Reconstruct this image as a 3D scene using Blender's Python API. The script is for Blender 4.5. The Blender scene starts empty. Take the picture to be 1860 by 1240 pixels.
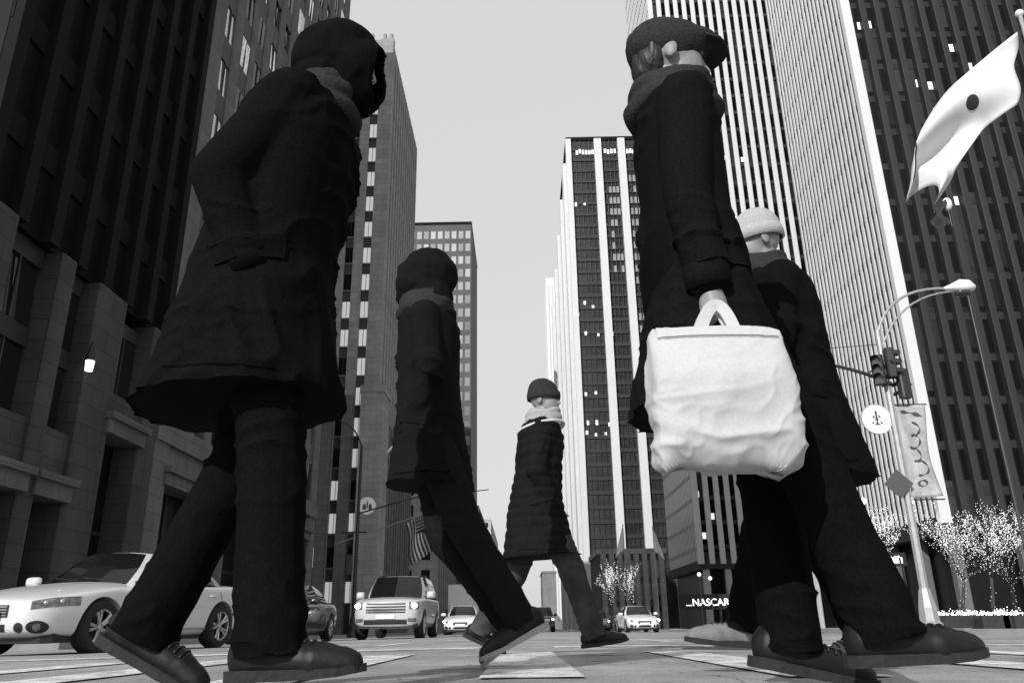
import bpy, bmesh, math, random
import numpy as np
from mathutils import Vector, Matrix
from mathutils.bvhtree import BVHTree

random.seed(7)
rng = np.random.default_rng(7)
SC = bpy.context.scene
COL = SC.collection
R = math.radians

# ------------------------------------------------------------------ camera
F_PX = 1432.0                      # focal length in pixels of an 1860 pixel wide frame
CAM_H, TILT, YAW, ROLL = 0.15, R(19.7), R(-0.4), R(0.9)


def cam_axes():
    f = Vector((0, math.cos(TILT), math.sin(TILT)))
    u = Vector((0, -math.sin(TILT), math.cos(TILT)))
    r = Vector((1, 0, 0))
    c, s = math.cos(ROLL), math.sin(ROLL)
    r, u = c * r - s * u, c * u + s * r
    z = Matrix.Rotation(-YAW, 3, 'Z')
    return z @ r, z @ u, z @ f


CR, CU, CF = cam_axes()
CP = Vector((0, 0, CAM_H))
cam_data = bpy.data.cameras.new('camera')
cam = bpy.data.objects.new('camera', cam_data)
COL.objects.link(cam)
m = Matrix.Identity(4)
for i in range(3):
    m[i][0], m[i][1], m[i][2], m[i][3] = CR[i], CU[i], -CF[i], CP[i]
cam.matrix_world = m
cam_data.sensor_width = 36
cam_data.lens = F_PX / 1860 * 36
cam_data.clip_start = 0.02
cam_data.clip_end = 6000
SC.camera = cam

# ------------------------------------------------------------------ sky, sun, exposure
SUN_TRAVEL = Vector((0.40, 0.80, -0.46)).normalized()      # direction the sunlight travels
SUN_POS = -SUN_TRAVEL
world = bpy.data.worlds.new('World')
SC.world = world
world.use_nodes = True
nt = world.node_tree
nt.nodes.clear()
w_out = nt.nodes.new('ShaderNodeOutputWorld')
w_bg = nt.nodes.new('ShaderNodeBackground')
w_sky = nt.nodes.new('ShaderNodeTexSky')
w_sky.sky_type = 'NISHITA'
w_sky.sun_disc = False
w_sky.sun_elevation = math.asin(SUN_POS.z)
w_sky.sun_rotation = math.atan2(SUN_POS.x, SUN_POS.y)
w_sky.dust_density = 4.0
w_bw = nt.nodes.new('ShaderNodeRGBToBW')                   # the picture is black and white
w_mix = nt.nodes.new('ShaderNodeMix')
w_mix.data_type = 'FLOAT'
w_mix.inputs[0].default_value = 0.72                       # thin even white overcast veil over the clear sky
w_mix.inputs[3].default_value = 9.0
nt.links.new(w_sky.outputs[0], w_bw.inputs[0])
nt.links.new(w_bw.outputs[0], w_mix.inputs[2])
nt.links.new(w_mix.outputs[0], w_bg.inputs['Color'])
w_bg.inputs['Strength'].default_value = 0.10
nt.links.new(w_bg.outputs[0], w_out.inputs['Surface'])

sun_data = bpy.data.lights.new('sun', 'SUN')
sun_data.energy = 4.0
sun_data.angle = R(0.5)
sun_data.color = (1.0, 1.0, 1.0)
sun = bpy.data.objects.new('sun', sun_data)
COL.objects.link(sun)
sun.rotation_euler = SUN_TRAVEL.to_track_quat('-Z', 'Y').to_euler()
sun.location = (-40, -80, 60)

SC.view_settings.view_transform = 'Standard'
SC.view_settings.look = 'None'
SC.view_settings.exposure = 0.0
SC.view_settings.gamma = 1.0
SC.view_settings.use_curve_mapping = False
SC.cycles.max_bounces = 6
SC.cycles.diffuse_bounces = 3
SC.cycles.glossy_bounces = 3
SC.cycles.transmission_bounces = 4
SC.cycles.caustics_reflective = False
SC.cycles.caustics_refractive = False


# ------------------------------------------------------------------ placement helpers
def ray(px, py):
    return CF + (px - 930) / F_PX * CR + (620 - py) / F_PX * CU


def at_y(px, py, y):
    d = ray(px, py)
    return CP + d * (y / d.y)


def at_x(px, py, x):
    d = ray(px, py)
    return CP + d * (x / d.x)


def ground_z(x, y):
    return -0.012 * abs(x) - 0.007 * max(0.0, y - 2)


# ------------------------------------------------------------------ materials (all grey: black and white picture)
MATS = {}


def mat(name, v, rough=0.7, metal=0.0, var=0.0, scale=4.0, bump=0.0, bscale=30.0, spec=0.5, emit=0.0,
        stretch=(1, 1, 1), ior=1.45, sheen=0.0, coat=0.0, bdist=0.02, detail=4.0):
    if name in MATS:
        return MATS[name]
    ma = bpy.data.materials.new(name)
    ma.use_nodes = True
    n = ma.node_tree
    b = n.nodes['Principled BSDF']
    b.inputs['Base Color'].default_value = (v, v, v, 1)
    b.inputs['Roughness'].default_value = rough
    b.inputs['Metallic'].default_value = metal
    b.inputs['IOR'].default_value = ior
    b.inputs['Specular IOR Level'].default_value = spec
    if sheen:
        b.inputs['Sheen Weight'].default_value = sheen
        b.inputs['Sheen Roughness'].default_value = 0.5
    if coat:
        b.inputs['Coat Weight'].default_value = coat
        b.inputs['Coat Roughness'].default_value = 0.03
    if emit:
        b.inputs['Emission Color'].default_value = (1, 1, 1, 1)
        b.inputs['Emission Strength'].default_value = emit
    if var or bump:
        tc = n.nodes.new('ShaderNodeTexCoord')
        mp = n.nodes.new('ShaderNodeMapping')
        mp.inputs['Scale'].default_value = stretch
        n.links.new(tc.outputs['Object'], mp.inputs['Vector'])
    if var:
        no = n.nodes.new('ShaderNodeTexNoise')
        no.inputs['Scale'].default_value = scale
        no.inputs['Detail'].default_value = detail
        no.inputs['Roughness'].default_value = 0.65
        n.links.new(mp.outputs[0], no.inputs['Vector'])
        mr = n.nodes.new('ShaderNodeMapRange')
        mr.inputs['From Min'].default_value = 0.3
        mr.inputs['From Max'].default_value = 0.7
        mr.inputs['To Min'].default_value = v * (1 - var)
        mr.inputs['To Max'].default_value = v * (1 + var)
        n.links.new(no.outputs['Fac'], mr.inputs['Value'])
        n.links.new(mr.outputs[0], b.inputs['Base Color'])
    if bump:
        nb = n.nodes.new('ShaderNodeTexNoise')
        nb.inputs['Scale'].default_value = bscale
        nb.inputs['Detail'].default_value = 3
        n.links.new(mp.outputs[0], nb.inputs['Vector'])
        bp = n.nodes.new('ShaderNodeBump')
        bp.inputs['Strength'].default_value = bump
        bp.inputs['Distance'].default_value = bdist
        n.links.new(nb.outputs['Fac'], bp.inputs['Height'])
        n.links.new(bp.outputs[0], b.inputs['Normal'])
    MATS[name] = ma
    return ma


def add_joints(ma, w, h):
    """ashlar joints: fine dark recessed lines between the stone blocks"""
    n = ma.node_tree
    b = n.nodes['Principled BSDF']
    tc = n.nodes.new('ShaderNodeTexCoord')
    sx = n.nodes.new('ShaderNodeSeparateXYZ')
    n.links.new(tc.outputs['Object'], sx.inputs[0])
    ad = n.nodes.new('ShaderNodeMath')
    n.links.new(sx.outputs[0], ad.inputs[0])
    n.links.new(sx.outputs[1], ad.inputs[1])
    cx = n.nodes.new('ShaderNodeCombineXYZ')
    n.links.new(ad.outputs[0], cx.inputs[0])
    n.links.new(sx.outputs[2], cx.inputs[1])
    br = n.nodes.new('ShaderNodeTexBrick')
    br.inputs['Scale'].default_value = 1.0
    br.inputs['Brick Width'].default_value = w
    br.inputs['Row Height'].default_value = h
    br.inputs['Mortar Size'].default_value = 0.018
    br.inputs['Color1'].default_value = (1, 1, 1, 1)
    br.inputs['Color2'].default_value = (0.78, 0.78, 0.78, 1)
    br.inputs['Mortar'].default_value = (0.45, 0.45, 0.45, 1)
    n.links.new(cx.outputs[0], br.inputs['Vector'])
    old = b.inputs['Base Color'].links[0].from_socket
    mu_ = n.nodes.new('ShaderNodeMix')
    mu_.data_type = 'RGBA'
    mu_.blend_type = 'MULTIPLY'
    mu_.inputs[0].default_value = 1.0
    n.links.new(old, mu_.inputs[6])
    n.links.new(br.outputs['Color'], mu_.inputs[7])
    n.links.new(mu_.outputs[2], b.inputs['Base Color'])
    return ma


def wavy_glass(name, v, ior, strength, scale, rough=0.03):
    """window glass whose panes are slightly wavy, so that reflections break up"""
    if name in MATS:
        return MATS[name]
    ma = mat(name, v, rough, ior=ior, bump=strength, bscale=scale)
    return ma


# ------------------------------------------------------------------ mesh builder
class MB:
    def __init__(self):
        self.v, self.f = [], []

    def add(self, verts, faces):
        o = len(self.v)
        self.v += [tuple(p) for p in verts]
        self.f += [tuple(i + o for i in q) for q in faces]
        return self

    def box(self, x0, x1, y0, y1, z0, z1):
        return self.add([(x0, y0, z0), (x1, y0, z0), (x1, y1, z0), (x0, y1, z0),
                         (x0, y0, z1), (x1, y0, z1), (x1, y1, z1), (x0, y1, z1)],
                        [(0, 3, 2, 1), (4, 5, 6, 7), (0, 1, 5, 4), (1, 2, 6, 5), (2, 3, 7, 6), (3, 0, 4, 7)])

    def cbox(self, x0, x1, y0, y1, z0, z1, b):
        """box with its vertical edges chamfered"""
        pts = [(x0 + b, y0), (x1 - b, y0), (x1, y0 + b), (x1, y1 - b), (x1 - b, y1), (x0 + b, y1), (x0, y1 - b), (x0, y0 + b)]
        return self.prism(pts, z0, z1)

    def prism(self, pts, z0, z1):
        n = len(pts)
        return self.add([(x, y, z0) for x, y in pts] + [(x, y, z1) for x, y in pts],
                        [tuple(range(n - 1, -1, -1)), tuple(range(n, 2 * n))] +
                        [(i, (i + 1) % n, n + (i + 1) % n, n + i) for i in range(n)])

    def loft(self, rings, cap=True, closed=True):
        k = len(rings[0])
        vs = [p for r in rings for p in r]
        fs = []
        for a in range(len(rings) - 1):
            for i in range(k if closed else k - 1):
                j = (i + 1) % k
                fs.append((a * k + i, a * k + j, (a + 1) * k + j, (a + 1) * k + i))
        if cap:
            fs.append(tuple(range(k - 1, -1, -1)))
            fs.append(tuple((len(rings) - 1) * k + i for i in range(k)))
        return self.add(vs, fs)

    def tube(self, path, rad, seg=8):
        path = [Vector(p) for p in path]
        if not hasattr(rad, '__len__'):
            rad = [rad] * len(path)
        rings = []
        up = None
        for i, p in enumerate(path):
            t = (path[min(i + 1, len(path) - 1)] - path[max(i - 1, 0)]).normalized()
            if up is None:
                up = Vector((0, 0, 1)) if abs(t.z) < 0.9 else Vector((1, 0, 0))
            a = t.cross(up)
            if a.length < 1e-5:
                a = t.cross(Vector((0, 1, 0)))
            a.normalize()
            b = a.cross(t).normalized()
            up = b
            rings.append([p + rad[i] * (math.cos(2 * math.pi * q / seg) * a + math.sin(2 * math.pi * q / seg) * b) for q in range(seg)])
        return self.loft(rings)

    def sphere(self, c, r, seg=12, rings=8, mtx=None):
        if not hasattr(r, '__len__'):
            r = (r, r, r)
        c = Vector(c)
        rr = []
        for i in range(rings + 1):
            a = math.pi * (i + 0.02) / (rings + 0.04)
            ring = []
            for j in range(seg):
                b = 2 * math.pi * j / seg
                p = Vector((r[0] * math.sin(a) * math.cos(b), r[1] * math.sin(a) * math.sin(b), -r[2] * math.cos(a)))
                if mtx is not None:
                    p = mtx @ p
                ring.append(c + p)
            rr.append(ring)
        return self.loft(rr)

    def capsule(self, p, r1, q, r2, seg=14):
        p, q = Vector(p), Vector(q)
        t = (q - p)
        ln = t.length
        t = t / ln if ln > 1e-6 else Vector((0, 0, 1))
        a = t.orthogonal().normalized()
        b = t.cross(a)
        prof = []
        for i in range(5):
            g = math.pi / 2 * i / 4
            prof.append((-r1 * math.cos(g) * 0.999, max(r1 * math.sin(g), r1 * 0.03)))
        for i in range(5):
            g = math.pi / 2 * i / 4
            prof.append((ln + r2 * math.sin(g) * 0.999, max(r2 * math.cos(g), r2 * 0.03)))
        rings = [[p + t * s + rad * (math.cos(2 * math.pi * j / seg) * a + math.sin(2 * math.pi * j / seg) * b) for j in range(seg)] for s, rad in prof]
        return self.loft(rings)

    def lathe(self, prof, seg=24, axis='z', c=(0, 0, 0), cap=True):
        rings = []
        c = Vector(c)
        for r, h in prof:
            ring = []
            for j in range(seg):
                a = 2 * math.pi * j / seg
                x, y = r * math.cos(a), r * math.sin(a)
                ring.append(c + (Vector((x, y, h)) if axis == 'z' else Vector((x, h, y)) if axis == 'y' else Vector((h, x, y))))
            rings.append(ring)
        return self.loft(rings, cap=cap)

    def mesh(self, name, smooth=False):
        me = bpy.data.meshes.new(name)
        me.from_pydata([tuple(p) for p in self.v], [], self.f)
        me.validate()
        bm = bmesh.new()
        bm.from_mesh(me)
        bmesh.ops.recalc_face_normals(bm, faces=bm.faces)
        bm.to_mesh(me)
        bm.free()
        if smooth:
            me.shade_smooth()
        return me

    def build(self, name, material, parent=None, smooth=False, loc=None):
        return link(name, self.mesh(name, smooth), material, parent, loc)


def link(name, me, material=None, parent=None, loc=None, rot=None, scale=None):
    o = bpy.data.objects.new(name, me)
    COL.objects.link(o)
    if material is not None and not me.materials:
        me.materials.append(material)
    if parent is not None:
        o.parent = parent
    if loc is not None:
        o.location = loc
    if rot is not None:
        o.rotation_euler = rot
    if scale is not None:
        o.scale = scale
    return o


def thing(name, label, cat, loc=(0, 0, 0), rz=0.0, group=None):
    o = bpy.data.objects.new(name, None)
    o.empty_display_size = 0.3
    COL.objects.link(o)
    o.location = loc
    o.rotation_euler = (0, 0, rz)
    return tag(o, label, cat, group)


def tag(o, label, cat, group=None):
    o['label'] = label
    o['category'] = cat
    if group:
        o['group'] = group
    return o


def structure(o):
    o['kind'] = 'structure'
    return o


def copy_tree(o, parent=None):
    c = o.copy()
    COL.objects.link(c)
    if parent is not None:
        c.parent = parent
    for ch in list(o.children):
        copy_tree(ch, c)
    return c


def apply_mods(me, mods):
    """run modifiers on a mesh and return the resulting mesh"""
    o = bpy.data.objects.new('work', me)
    COL.objects.link(o)
    for kind, kw in mods:
        md = o.modifiers.new('m', kind)
        for k, val in kw.items():
            setattr(md, k, val)
    dg = bpy.context.evaluated_depsgraph_get()
    out = bpy.data.meshes.new_from_object(o.evaluated_get(dg), depsgraph=dg)
    bpy.data.objects.remove(o)
    return out


def ellipse_ring(c, ax, ay, a, b_, n=28, power=2.3):
    out = []
    for k in range(n):
        t = 2 * math.pi * k / n
        ct, st_ = math.cos(t), math.sin(t)
        out.append(c + ax * (a * math.copysign(abs(ct) ** (2 / power), ct)) + ay * (b_ * math.copysign(abs(st_) ** (2 / power), st_)))
    return out


def noise3(p):
    """value noise, p is (n, 3); result in -1..1"""
    i = np.floor(p).astype(np.int64)
    f = p - i
    f = f * f * (3 - 2 * f)

    def h(a, b, c):
        n = (a * 374761393 + b * 668265263 + c * 2147483647 + 1013904223) & 0x7fffffff
        n = ((n ^ (n >> 13)) * 1274126177) & 0x7fffffff
        n = n ^ (n >> 16)
        return (n & 0xffff) / 32767.5 - 1
    out = 0
    for dx in (0, 1):
        for dy in (0, 1):
            for dz in (0, 1):
                w = (f[:, 0] if dx else 1 - f[:, 0]) * (f[:, 1] if dy else 1 - f[:, 1]) * (f[:, 2] if dz else 1 - f[:, 2])
                out = out + w * h(i[:, 0] + dx, i[:, 1] + dy, i[:, 2] + dz)
    return out


def displace(me, fn):
    """move vertices along their normals by fn(coords)"""
    n = len(me.vertices)
    co = np.empty(n * 3)
    me.vertices.foreach_get('co', co)
    co = co.reshape(-1, 3)
    no = np.empty(n * 3)
    me.vertices.foreach_get('normal', no)
    no = no.reshape(-1, 3)
    co = co + no * fn(co)[:, None]
    me.vertices.foreach_set('co', co.ravel())
    me.update()


# ------------------------------------------------------------------ common materials
M_asphalt = None
M_paint = None


def road_mat(name, base, over, lo, hi):
    """coarse worn road surface: aggregate speckle, dark patches and cracks; `over` is paint left on it in worn flakes"""
    ma = bpy.data.materials.new(name)
    ma.use_nodes = True
    n = ma.node_tree
    b = n.nodes['Principled BSDF']
    b.inputs['Roughness'].default_value = 0.72
    tc = n.nodes.new('ShaderNodeTexCoord')

    def noise(scale, detail, rough=0.6):
        q = n.nodes.new('ShaderNodeTexNoise')
        q.inputs['Scale'].default_value = scale
        q.inputs['Detail'].default_value = detail
        q.inputs['Roughness'].default_value = rough
        n.links.new(tc.outputs['Object'], q.inputs['Vector'])
        return q.outputs['Fac']

    def ramp(sock, a, b_, c, d):
        q = n.nodes.new('ShaderNodeMapRange')
        q.inputs['From Min'].default_value, q.inputs['From Max'].default_value = a, b_
        q.inputs['To Min'].default_value, q.inputs['To Max'].default_value = c, d
        n.links.new(sock, q.inputs['Value'])
        return q.outputs[0]

    def mul(a, b_):
        q = n.nodes.new('ShaderNodeMath')
        q.operation = 'MULTIPLY'
        n.links.new(a, q.inputs[0])
        if hasattr(b_, 'default_value'):
            n.links.new(b_, q.inputs[1])
        else:
            q.inputs[1].default_value = b_
        return q.outputs[0]
    big = ramp(noise(0.45, 3), 0.3, 0.7, 0.55, 1.25)
    mid = ramp(noise(3.5, 6, 0.7), 0.3, 0.7, 0.7, 1.2)
    fine = ramp(noise(120, 3, 0.8), 0.3, 0.7, 0.45, 1.5)
    col = mul(mul(mul(big, mid), fine), base)
    vo = n.nodes.new('ShaderNodeTexVoronoi')
    vo.feature = 'DISTANCE_TO_EDGE'
    vo.inputs['Scale'].default_value = 0.7
    wp = n.nodes.new('ShaderNodeVectorMath')
    wp.operation = 'ADD'
    wn = n.nodes.new('ShaderNodeTexNoise')
    wn.inputs['Scale'].default_value = 3
    n.links.new(tc.outputs['Object'], wn.inputs['Vector'])
    n.links.new(tc.outputs['Object'], wp.inputs[0])
    n.links.new(wn.outputs['Color'], wp.inputs[1])
    n.links.new(wp.outputs[0], vo.inputs['Vector'])
    crack = ramp(vo.outputs['Distance'], 0.0, 0.012, 0.25, 1.0)
    col = mul(col, crack)
    if over:
        mx = n.nodes.new('ShaderNodeMix')
        mx.data_type = 'FLOAT'
        n.links.new(mul(ramp(noise(7, 8, 0.75), lo, hi, 0, 1), ramp(noise(60, 4, 0.8), 0.3, 0.45, 0.2, 1)), mx.inputs[0])
        n.links.new(col, mx.inputs[2])
        n.links.new(mul(mul(mid, fine), over), mx.inputs[3])
        col = mx.outputs[0]
    n.links.new(col, b.inputs['Base Color'])
    bp = n.nodes.new('ShaderNodeBump')
    bp.inputs['Strength'].default_value = 0.7
    bp.inputs['Distance'].default_value = 0.006
    n.links.new(mul(noise(120, 3, 0.8), crack), bp.inputs['Height'])
    n.links.new(bp.outputs[0], b.inputs['Normal'])
    MATS[name] = ma
    return ma


def curtain_mat(name, px, pz, dark, pale, share):
    """dark curtain wall seen between ribs: each pane of each storey has its own blind behind the glass"""
    ma = bpy.data.materials.new(name)
    ma.use_nodes = True
    n = ma.node_tree
    b = n.nodes['Principled BSDF']
    b.inputs['Roughness'].default_value = 0.12
    b.inputs['IOR'].default_value = 1.35
    tc = n.nodes.new('ShaderNodeTexCoord')
    mp = n.nodes.new('ShaderNodeMapping')
    mp.inputs['Scale'].default_value = (1 / px, 1 / px, 1 / pz)
    n.links.new(tc.outputs['Object'], mp.inputs['Vector'])
    fl = n.nodes.new('ShaderNodeVectorMath')
    fl.operation = 'FLOOR'
    n.links.new(mp.outputs[0], fl.inputs[0])
    wn = n.nodes.new('ShaderNodeTexWhiteNoise')
    n.links.new(fl.outputs[0], wn.inputs['Vector'])
    mr = n.nodes.new('ShaderNodeMapRange')
    mr.inputs['From Min'].default_value = 1 - share
    mr.inputs['From Max'].default_value = 1.0
    mr.inputs['To Min'].default_value = dark
    mr.inputs['To Max'].default_value = pale
    n.links.new(wn.outputs['Value'], mr.inputs['Value'])
    n.links.new(mr.outputs[0], b.inputs['Base Color'])
    MATS[name] = ma
    return ma


M_asphalt = road_mat('asphalt', 0.36, 0, 0, 0)
M_paint = road_mat('worn_road_paint', 0.36, 0.75, 0.36, 0.52)
M_pave = mat('paving', 0.22, 0.8, var=0.25, scale=1.2, bump=0.2, bscale=40)
M_stone_dark = mat('dark_limestone', 0.055, 0.85, var=0.3, scale=0.6, bump=0.25, bscale=6, stretch=(1, 1, 0.3))  # limestone in a dark grey with random variation
M_stone_grey = mat('grey_limestone', 0.12, 0.85, var=0.22, scale=0.5, bump=0.2, bscale=6, stretch=(1, 1, 0.25))
M_stone_mid = mat('mid_limestone', 0.31, 0.85, var=0.18, scale=0.4, bump=0.2, bscale=5, stretch=(1, 1, 0.25))
for q_ in (M_stone_dark, M_stone_grey, M_stone_mid):
    add_joints(q_, 1.5, 0.75)
M_white_rib = mat('white_rib_cladding', 0.6, 0.6, var=0.06, scale=0.3, stretch=(1, 1, 0.1))
M_bronze_shade = mat('bronze_shade_cladding', 0.019, 0.6, var=0.3, scale=0.25, stretch=(1, 1, 0.1))  # shade of the near right tower's front put into this colour; soffits share it
M_clad_shade = mat('black_clad_and_shade', 0.01, 0.8, var=0.3, scale=0.3, spec=0.1)  # carries the shade of the left block's upper storeys as colour; roof edges share it
M_mirror = mat('mirror_coated_glass', 0.75, 0.04, metal=0.9, bump=0.35, bscale=1.3)
M_glass = wavy_glass('dark_window_glass', 0.012, 1.5, 0.12, 0.5)
M_glass_black = mat('black_curtain_glass', 0.006, 0.25, ior=1.35, var=0.4, scale=0.3)
M_curtain = curtain_mat('curtain_wall_panes', 1.52, 3.9, 0.004, 0.045, 0.35)
M_shard = wavy_glass('old_window_glass', 0.01, 1.75, 0.5, 1.1)
M_blind = mat('pale_window_blind', 0.75, 0.8, var=0.12, scale=1.0)
M_blindgrey = mat('grey_window_blind', 0.28, 0.8, var=0.2, scale=1.0)
M_spandrel = mat('dark_spandrel', 0.02, 0.5)
M_lit = mat('lit_ceiling_panel', 0.5, 0.5, emit=0.8)
M_bulb = mat('string_light_bulb', 0.9, 0.5, emit=2.6)
M_steel = mat('painted_grey_steel', 0.3, 0.45, metal=0.2, var=0.15, scale=6)
M_darksteel = mat('dark_steel', 0.03, 0.5, metal=0.2)
M_whitepaint = mat('white_enamel', 0.75, 0.45, var=0.06, scale=3)
M_black = mat('black_print', 0.012, 0.6)
M_bark = mat('bark', 0.05, 0.9, var=0.4, scale=12, bump=0.6, bscale=25, stretch=(1, 1, 0.3))
M_flagwhite = mat('white_flag_cloth', 0.6, 0.8, var=0.06, scale=2, bump=0.05, bscale=40)
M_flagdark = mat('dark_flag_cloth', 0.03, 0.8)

# ------------------------------------------------------------------ ground, road, pavements
KL, KR = -10.5, 10.2       # kerb lines of the avenue


def sheet(name, xs, ys, lift, material):
    b = MB()
    vs = [(x, y, ground_z(x, y) + lift) for y in ys for x in xs]
    k = len(xs)
    b.add(vs, [(j * k + i, j * k + i + 1, (j + 1) * k + i + 1, (j + 1) * k + i) for j in range(len(ys) - 1) for i in range(k - 1)])
    return structure(b.build(name, material))


YS = [-60, -20, -6, 0, 1, 2, 4, 7, 11, 16, 25, 40, 60, 90, 140, 200, 300, 450, 700, 1100]
ground = sheet('ground', [-2500, -900, -300, -100, 100, 300, 900, 2500], [-300, -60, 0, 2, 200, 700, 1100], -12.0, M_pave)
for vtx in ground.data.vertices:            # lies below the street sheets everywhere and runs out to the horizon
    vtx.co.z = -9.0
road = sheet('road', [-70, -40, -20, KL, -7, -3.5, 0, 3.5, 7, KR, 20, 40, 90], YS, 0.0, M_asphalt)


def pavement(name, x0, x1, y0, y1):
    xs = np.linspace(x0, x1, 8)
    ys = np.linspace(y0, y1, 30)
    b = MB()
    k = len(xs)
    tv = [(x, y, ground_z(x, y) + 0.14) for y in ys for x in xs]
    b.add(tv, [(j * k + i, j * k + i + 1, (j + 1) * k + i + 1, (j + 1) * k + i) for j in range(len(ys) - 1) for i in range(k - 1)])
    rim = [(x, ys[0]) for x in xs] + [(xs[-1], y) for y in ys[1:]] + [(x, ys[-1]) for x in xs[::-1][1:]] + [(xs[0], y) for y in ys[::-1][1:]]
    n = len(rim)
    b.add([(x, y, ground_z(x, y) + 0.14) for x, y in rim] + [(x, y, ground_z(x, y) - 0.05) for x, y in rim],
          [(i, (i + 1) % n, n + (i + 1) % n, n + i) for i in range(n)])
    o = structure(b.build(name, M_pave))
    # kerb stones along the avenue side
    xk = x1 if x1 <= 0 else x0
    s = -1 if x1 <= 0 else 1
    y = y0
    i = 0
    kb = MB().box(-0.09, 0.09, 0.006, 2.394, -0.2, 0.006).mesh('kerb_stone')
    kb.materials.append(mat('granite_kerb', 0.26, 0.7, var=0.25, scale=14))
    while y < min(y1, 110) - 2.4:
        link('kerb_stone', kb, None, o, (xk + s * 0.089, y, ground_z(xk, y) + 0.146 + (0.004 if i % 3 else -0.002)))
        y += 2.4
        i += 1
    return o


pavement('pavement_left', -60, KL, 19.0, 700)
pavement('pavement_right', KR, 85, 19.5, 700)

# painted crosswalk bars, stop line and lane lines
x = -9.3
bar = 0
while x < 9.4:
    b = MB()
    jx = random.uniform(-0.04, 0.04)
    ys = [2.55, 3.2, 4, 4.8, 5.6]
    rows = []
    for y in ys:
        for dx in (0, 0.32):
            rows.append((x + jx + dx, y, ground_z(x + jx + dx, y) + 0.006))
    b.add(rows, [(2 * i, 2 * i + 1, 2 * i + 3, 2 * i + 2) for i in range(len(ys) - 1)])
    structure(b.build('crosswalk_bar', M_paint))
    x += 0.92
b = MB()
xs = list(np.linspace(-10.2, 9.9, 14))
b.add([(x, y, ground_z(x, y) + 0.005) for y in (7.2, 7.7) for x in xs], [(i, i + 1, 14 + i + 1, 14 + i) for i in range(13)])
structure(b.build('stop_line', M_paint))
for xl in (-5.2, -1.8, 1.7, 5.2):
    for k in range(14):
        y0 = 10 + k * 9
        b = MB()
        b.add([(xl + dx, y, ground_z(xl, y) + 0.005) for y in (y0, y0 + 3) for dx in (0, 0.12)], [(0, 1, 3, 2)])
        structure(b.build('lane_line', M_paint))
mh = MB().lathe([(0.001, 0.012), (0.36, 0.012), (0.40, 0.006), (0.40, -0.05)], 28)
structure(mh.build('manhole_cover', M_darksteel, None, False, (1.6, 6.4, ground_z(1.6, 6.4))))

# ------------------------------------------------------------------ buildings
def base_at(x, y):
    return (x, y, ground_z(x, y) + 0.1)


def rib_mesh(name, w, d, z0, z1, material):
    me = MB().cbox(-w / 2, w / 2, -d, 0.05, z0, z1, 0.12 * w).mesh(name)
    me.materials.append(material)
    return me


def ribbed_tower(label, x, y, wx, wy, h, z0, front, side, front_mat, side_mat, base_fn=None, glass_front=None):
    """tower with close vertical ribs; front = (pitch, width, depth) on the near face, side on the avenue face"""
    t = thing('ribbed_tower', label, 'tower', base_at(x, y))
    MB().box(0.0, wx, 0.0, wy, z0, h).build('curtain_wall', M_curtain, t)
    MB().box(-0.25, wx, -0.25, wy + 0.25, h + 0.002, h + 3).build('parapet', side_mat, t)
    # storey bands glimpsed between the ribs
    band = MB().box(0.05, wx - 0.05, -0.035, 0.0, -0.35, 0.35).mesh('storey_band')
    band.materials.append(M_spandrel)
    bands = MB().box(-0.035, 0.0, 0.05, wy - 0.05, -0.35, 0.35).mesh('storey_band')
    bands.materials.append(M_spandrel)
    k = 0
    while z0 + 2 + k * 3.9 < h:
        link('storey_band', band, None, t, (0, 0, z0 + 2 + k * 3.9))
        link('storey_band', bands, None, t, (0, 0, z0 + 2 + k * 3.9))
        k += 1
    p, w, d = front
    me = rib_mesh('rib', w, d, z0 - 0.6, h, front_mat)
    n = int(wx / p)
    for i in range(1, n + 1):
        link('rib', me, None, t, (i * p, 0, 0))
    p, w, d = side
    me = rib_mesh('rib', w, d, z0 - 0.6, h, side_mat)
    n = int(round(wy / p))
    for i in range(0, n):
        link('rib', me, None, t, (0, 0.35 + (i + 0.5) * (wy - 0.4) / n, 0), (0, 0, -math.pi / 2))
    MB().cbox(-0.52, 0.42, -0.42, 0.33, z0 - 0.6, h, 0.06).build('corner_pier', side_mat, t)
    if base_fn:
        base_fn(t)
    return t


def lit_windows(t, pts, y_face):
    """small lit panels seen between the ribs; pts are in the tower's own coordinates (x, z, w, h)"""
    for (x, z, w, hh) in pts:
        MB().box(x, x + w, y_face - 0.06, y_face - 0.02, z, z + hh).build('lit_window', M_lit, t)


# --- R1: near right tower, ribbed front coloured dark as its shade, white ribbed avenue face
def r1_base(t):
    MB().box(1.2, 50, 1.2, 18.5, 0, 7.4).build('lobby_glass', M_glass_black, t)
    MB().box(-0.3, 50, -0.3, 19.3, 7.4, 8.8).build('soffit', M_bronze_shade, t)
    col = MB().cbox(-0.45, 0.45, -0.45, 0.45, 0, 7.4, 0.1).mesh('lobby_column')
    col.materials.append(mat('lobby_stone', 0.12, 0.6, var=0.2, scale=2))
    for i in range(9):
        link('lobby_column', col, None, t, (0.6 + i * 5.6, 0.5, 0))
    for i in range(1, 4):
        link('lobby_column', col, None, t, (0.6, 0.5 + i * 5.6, 0))


R1X, R1Y = 35.0, 66.6
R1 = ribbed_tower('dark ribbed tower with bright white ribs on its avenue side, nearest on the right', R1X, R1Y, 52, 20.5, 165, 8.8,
                  (1.52, 0.62, 0.75), (0.98, 0.50, 0.09), M_bronze_shade, M_white_rib, r1_base)
pts = []
for px, py in ((1556, 44), (1573, 42), (1722, 84), (1662, 148), (1684, 152), (1756, 118), (1750, 355), (1730, 360), (1692, 200)):
    p = at_y(px, py, R1Y)
    pts.append((p.x - R1X, p.z, 0.45, 0.9))
lit_windows(R1, pts, -0.04)

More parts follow.
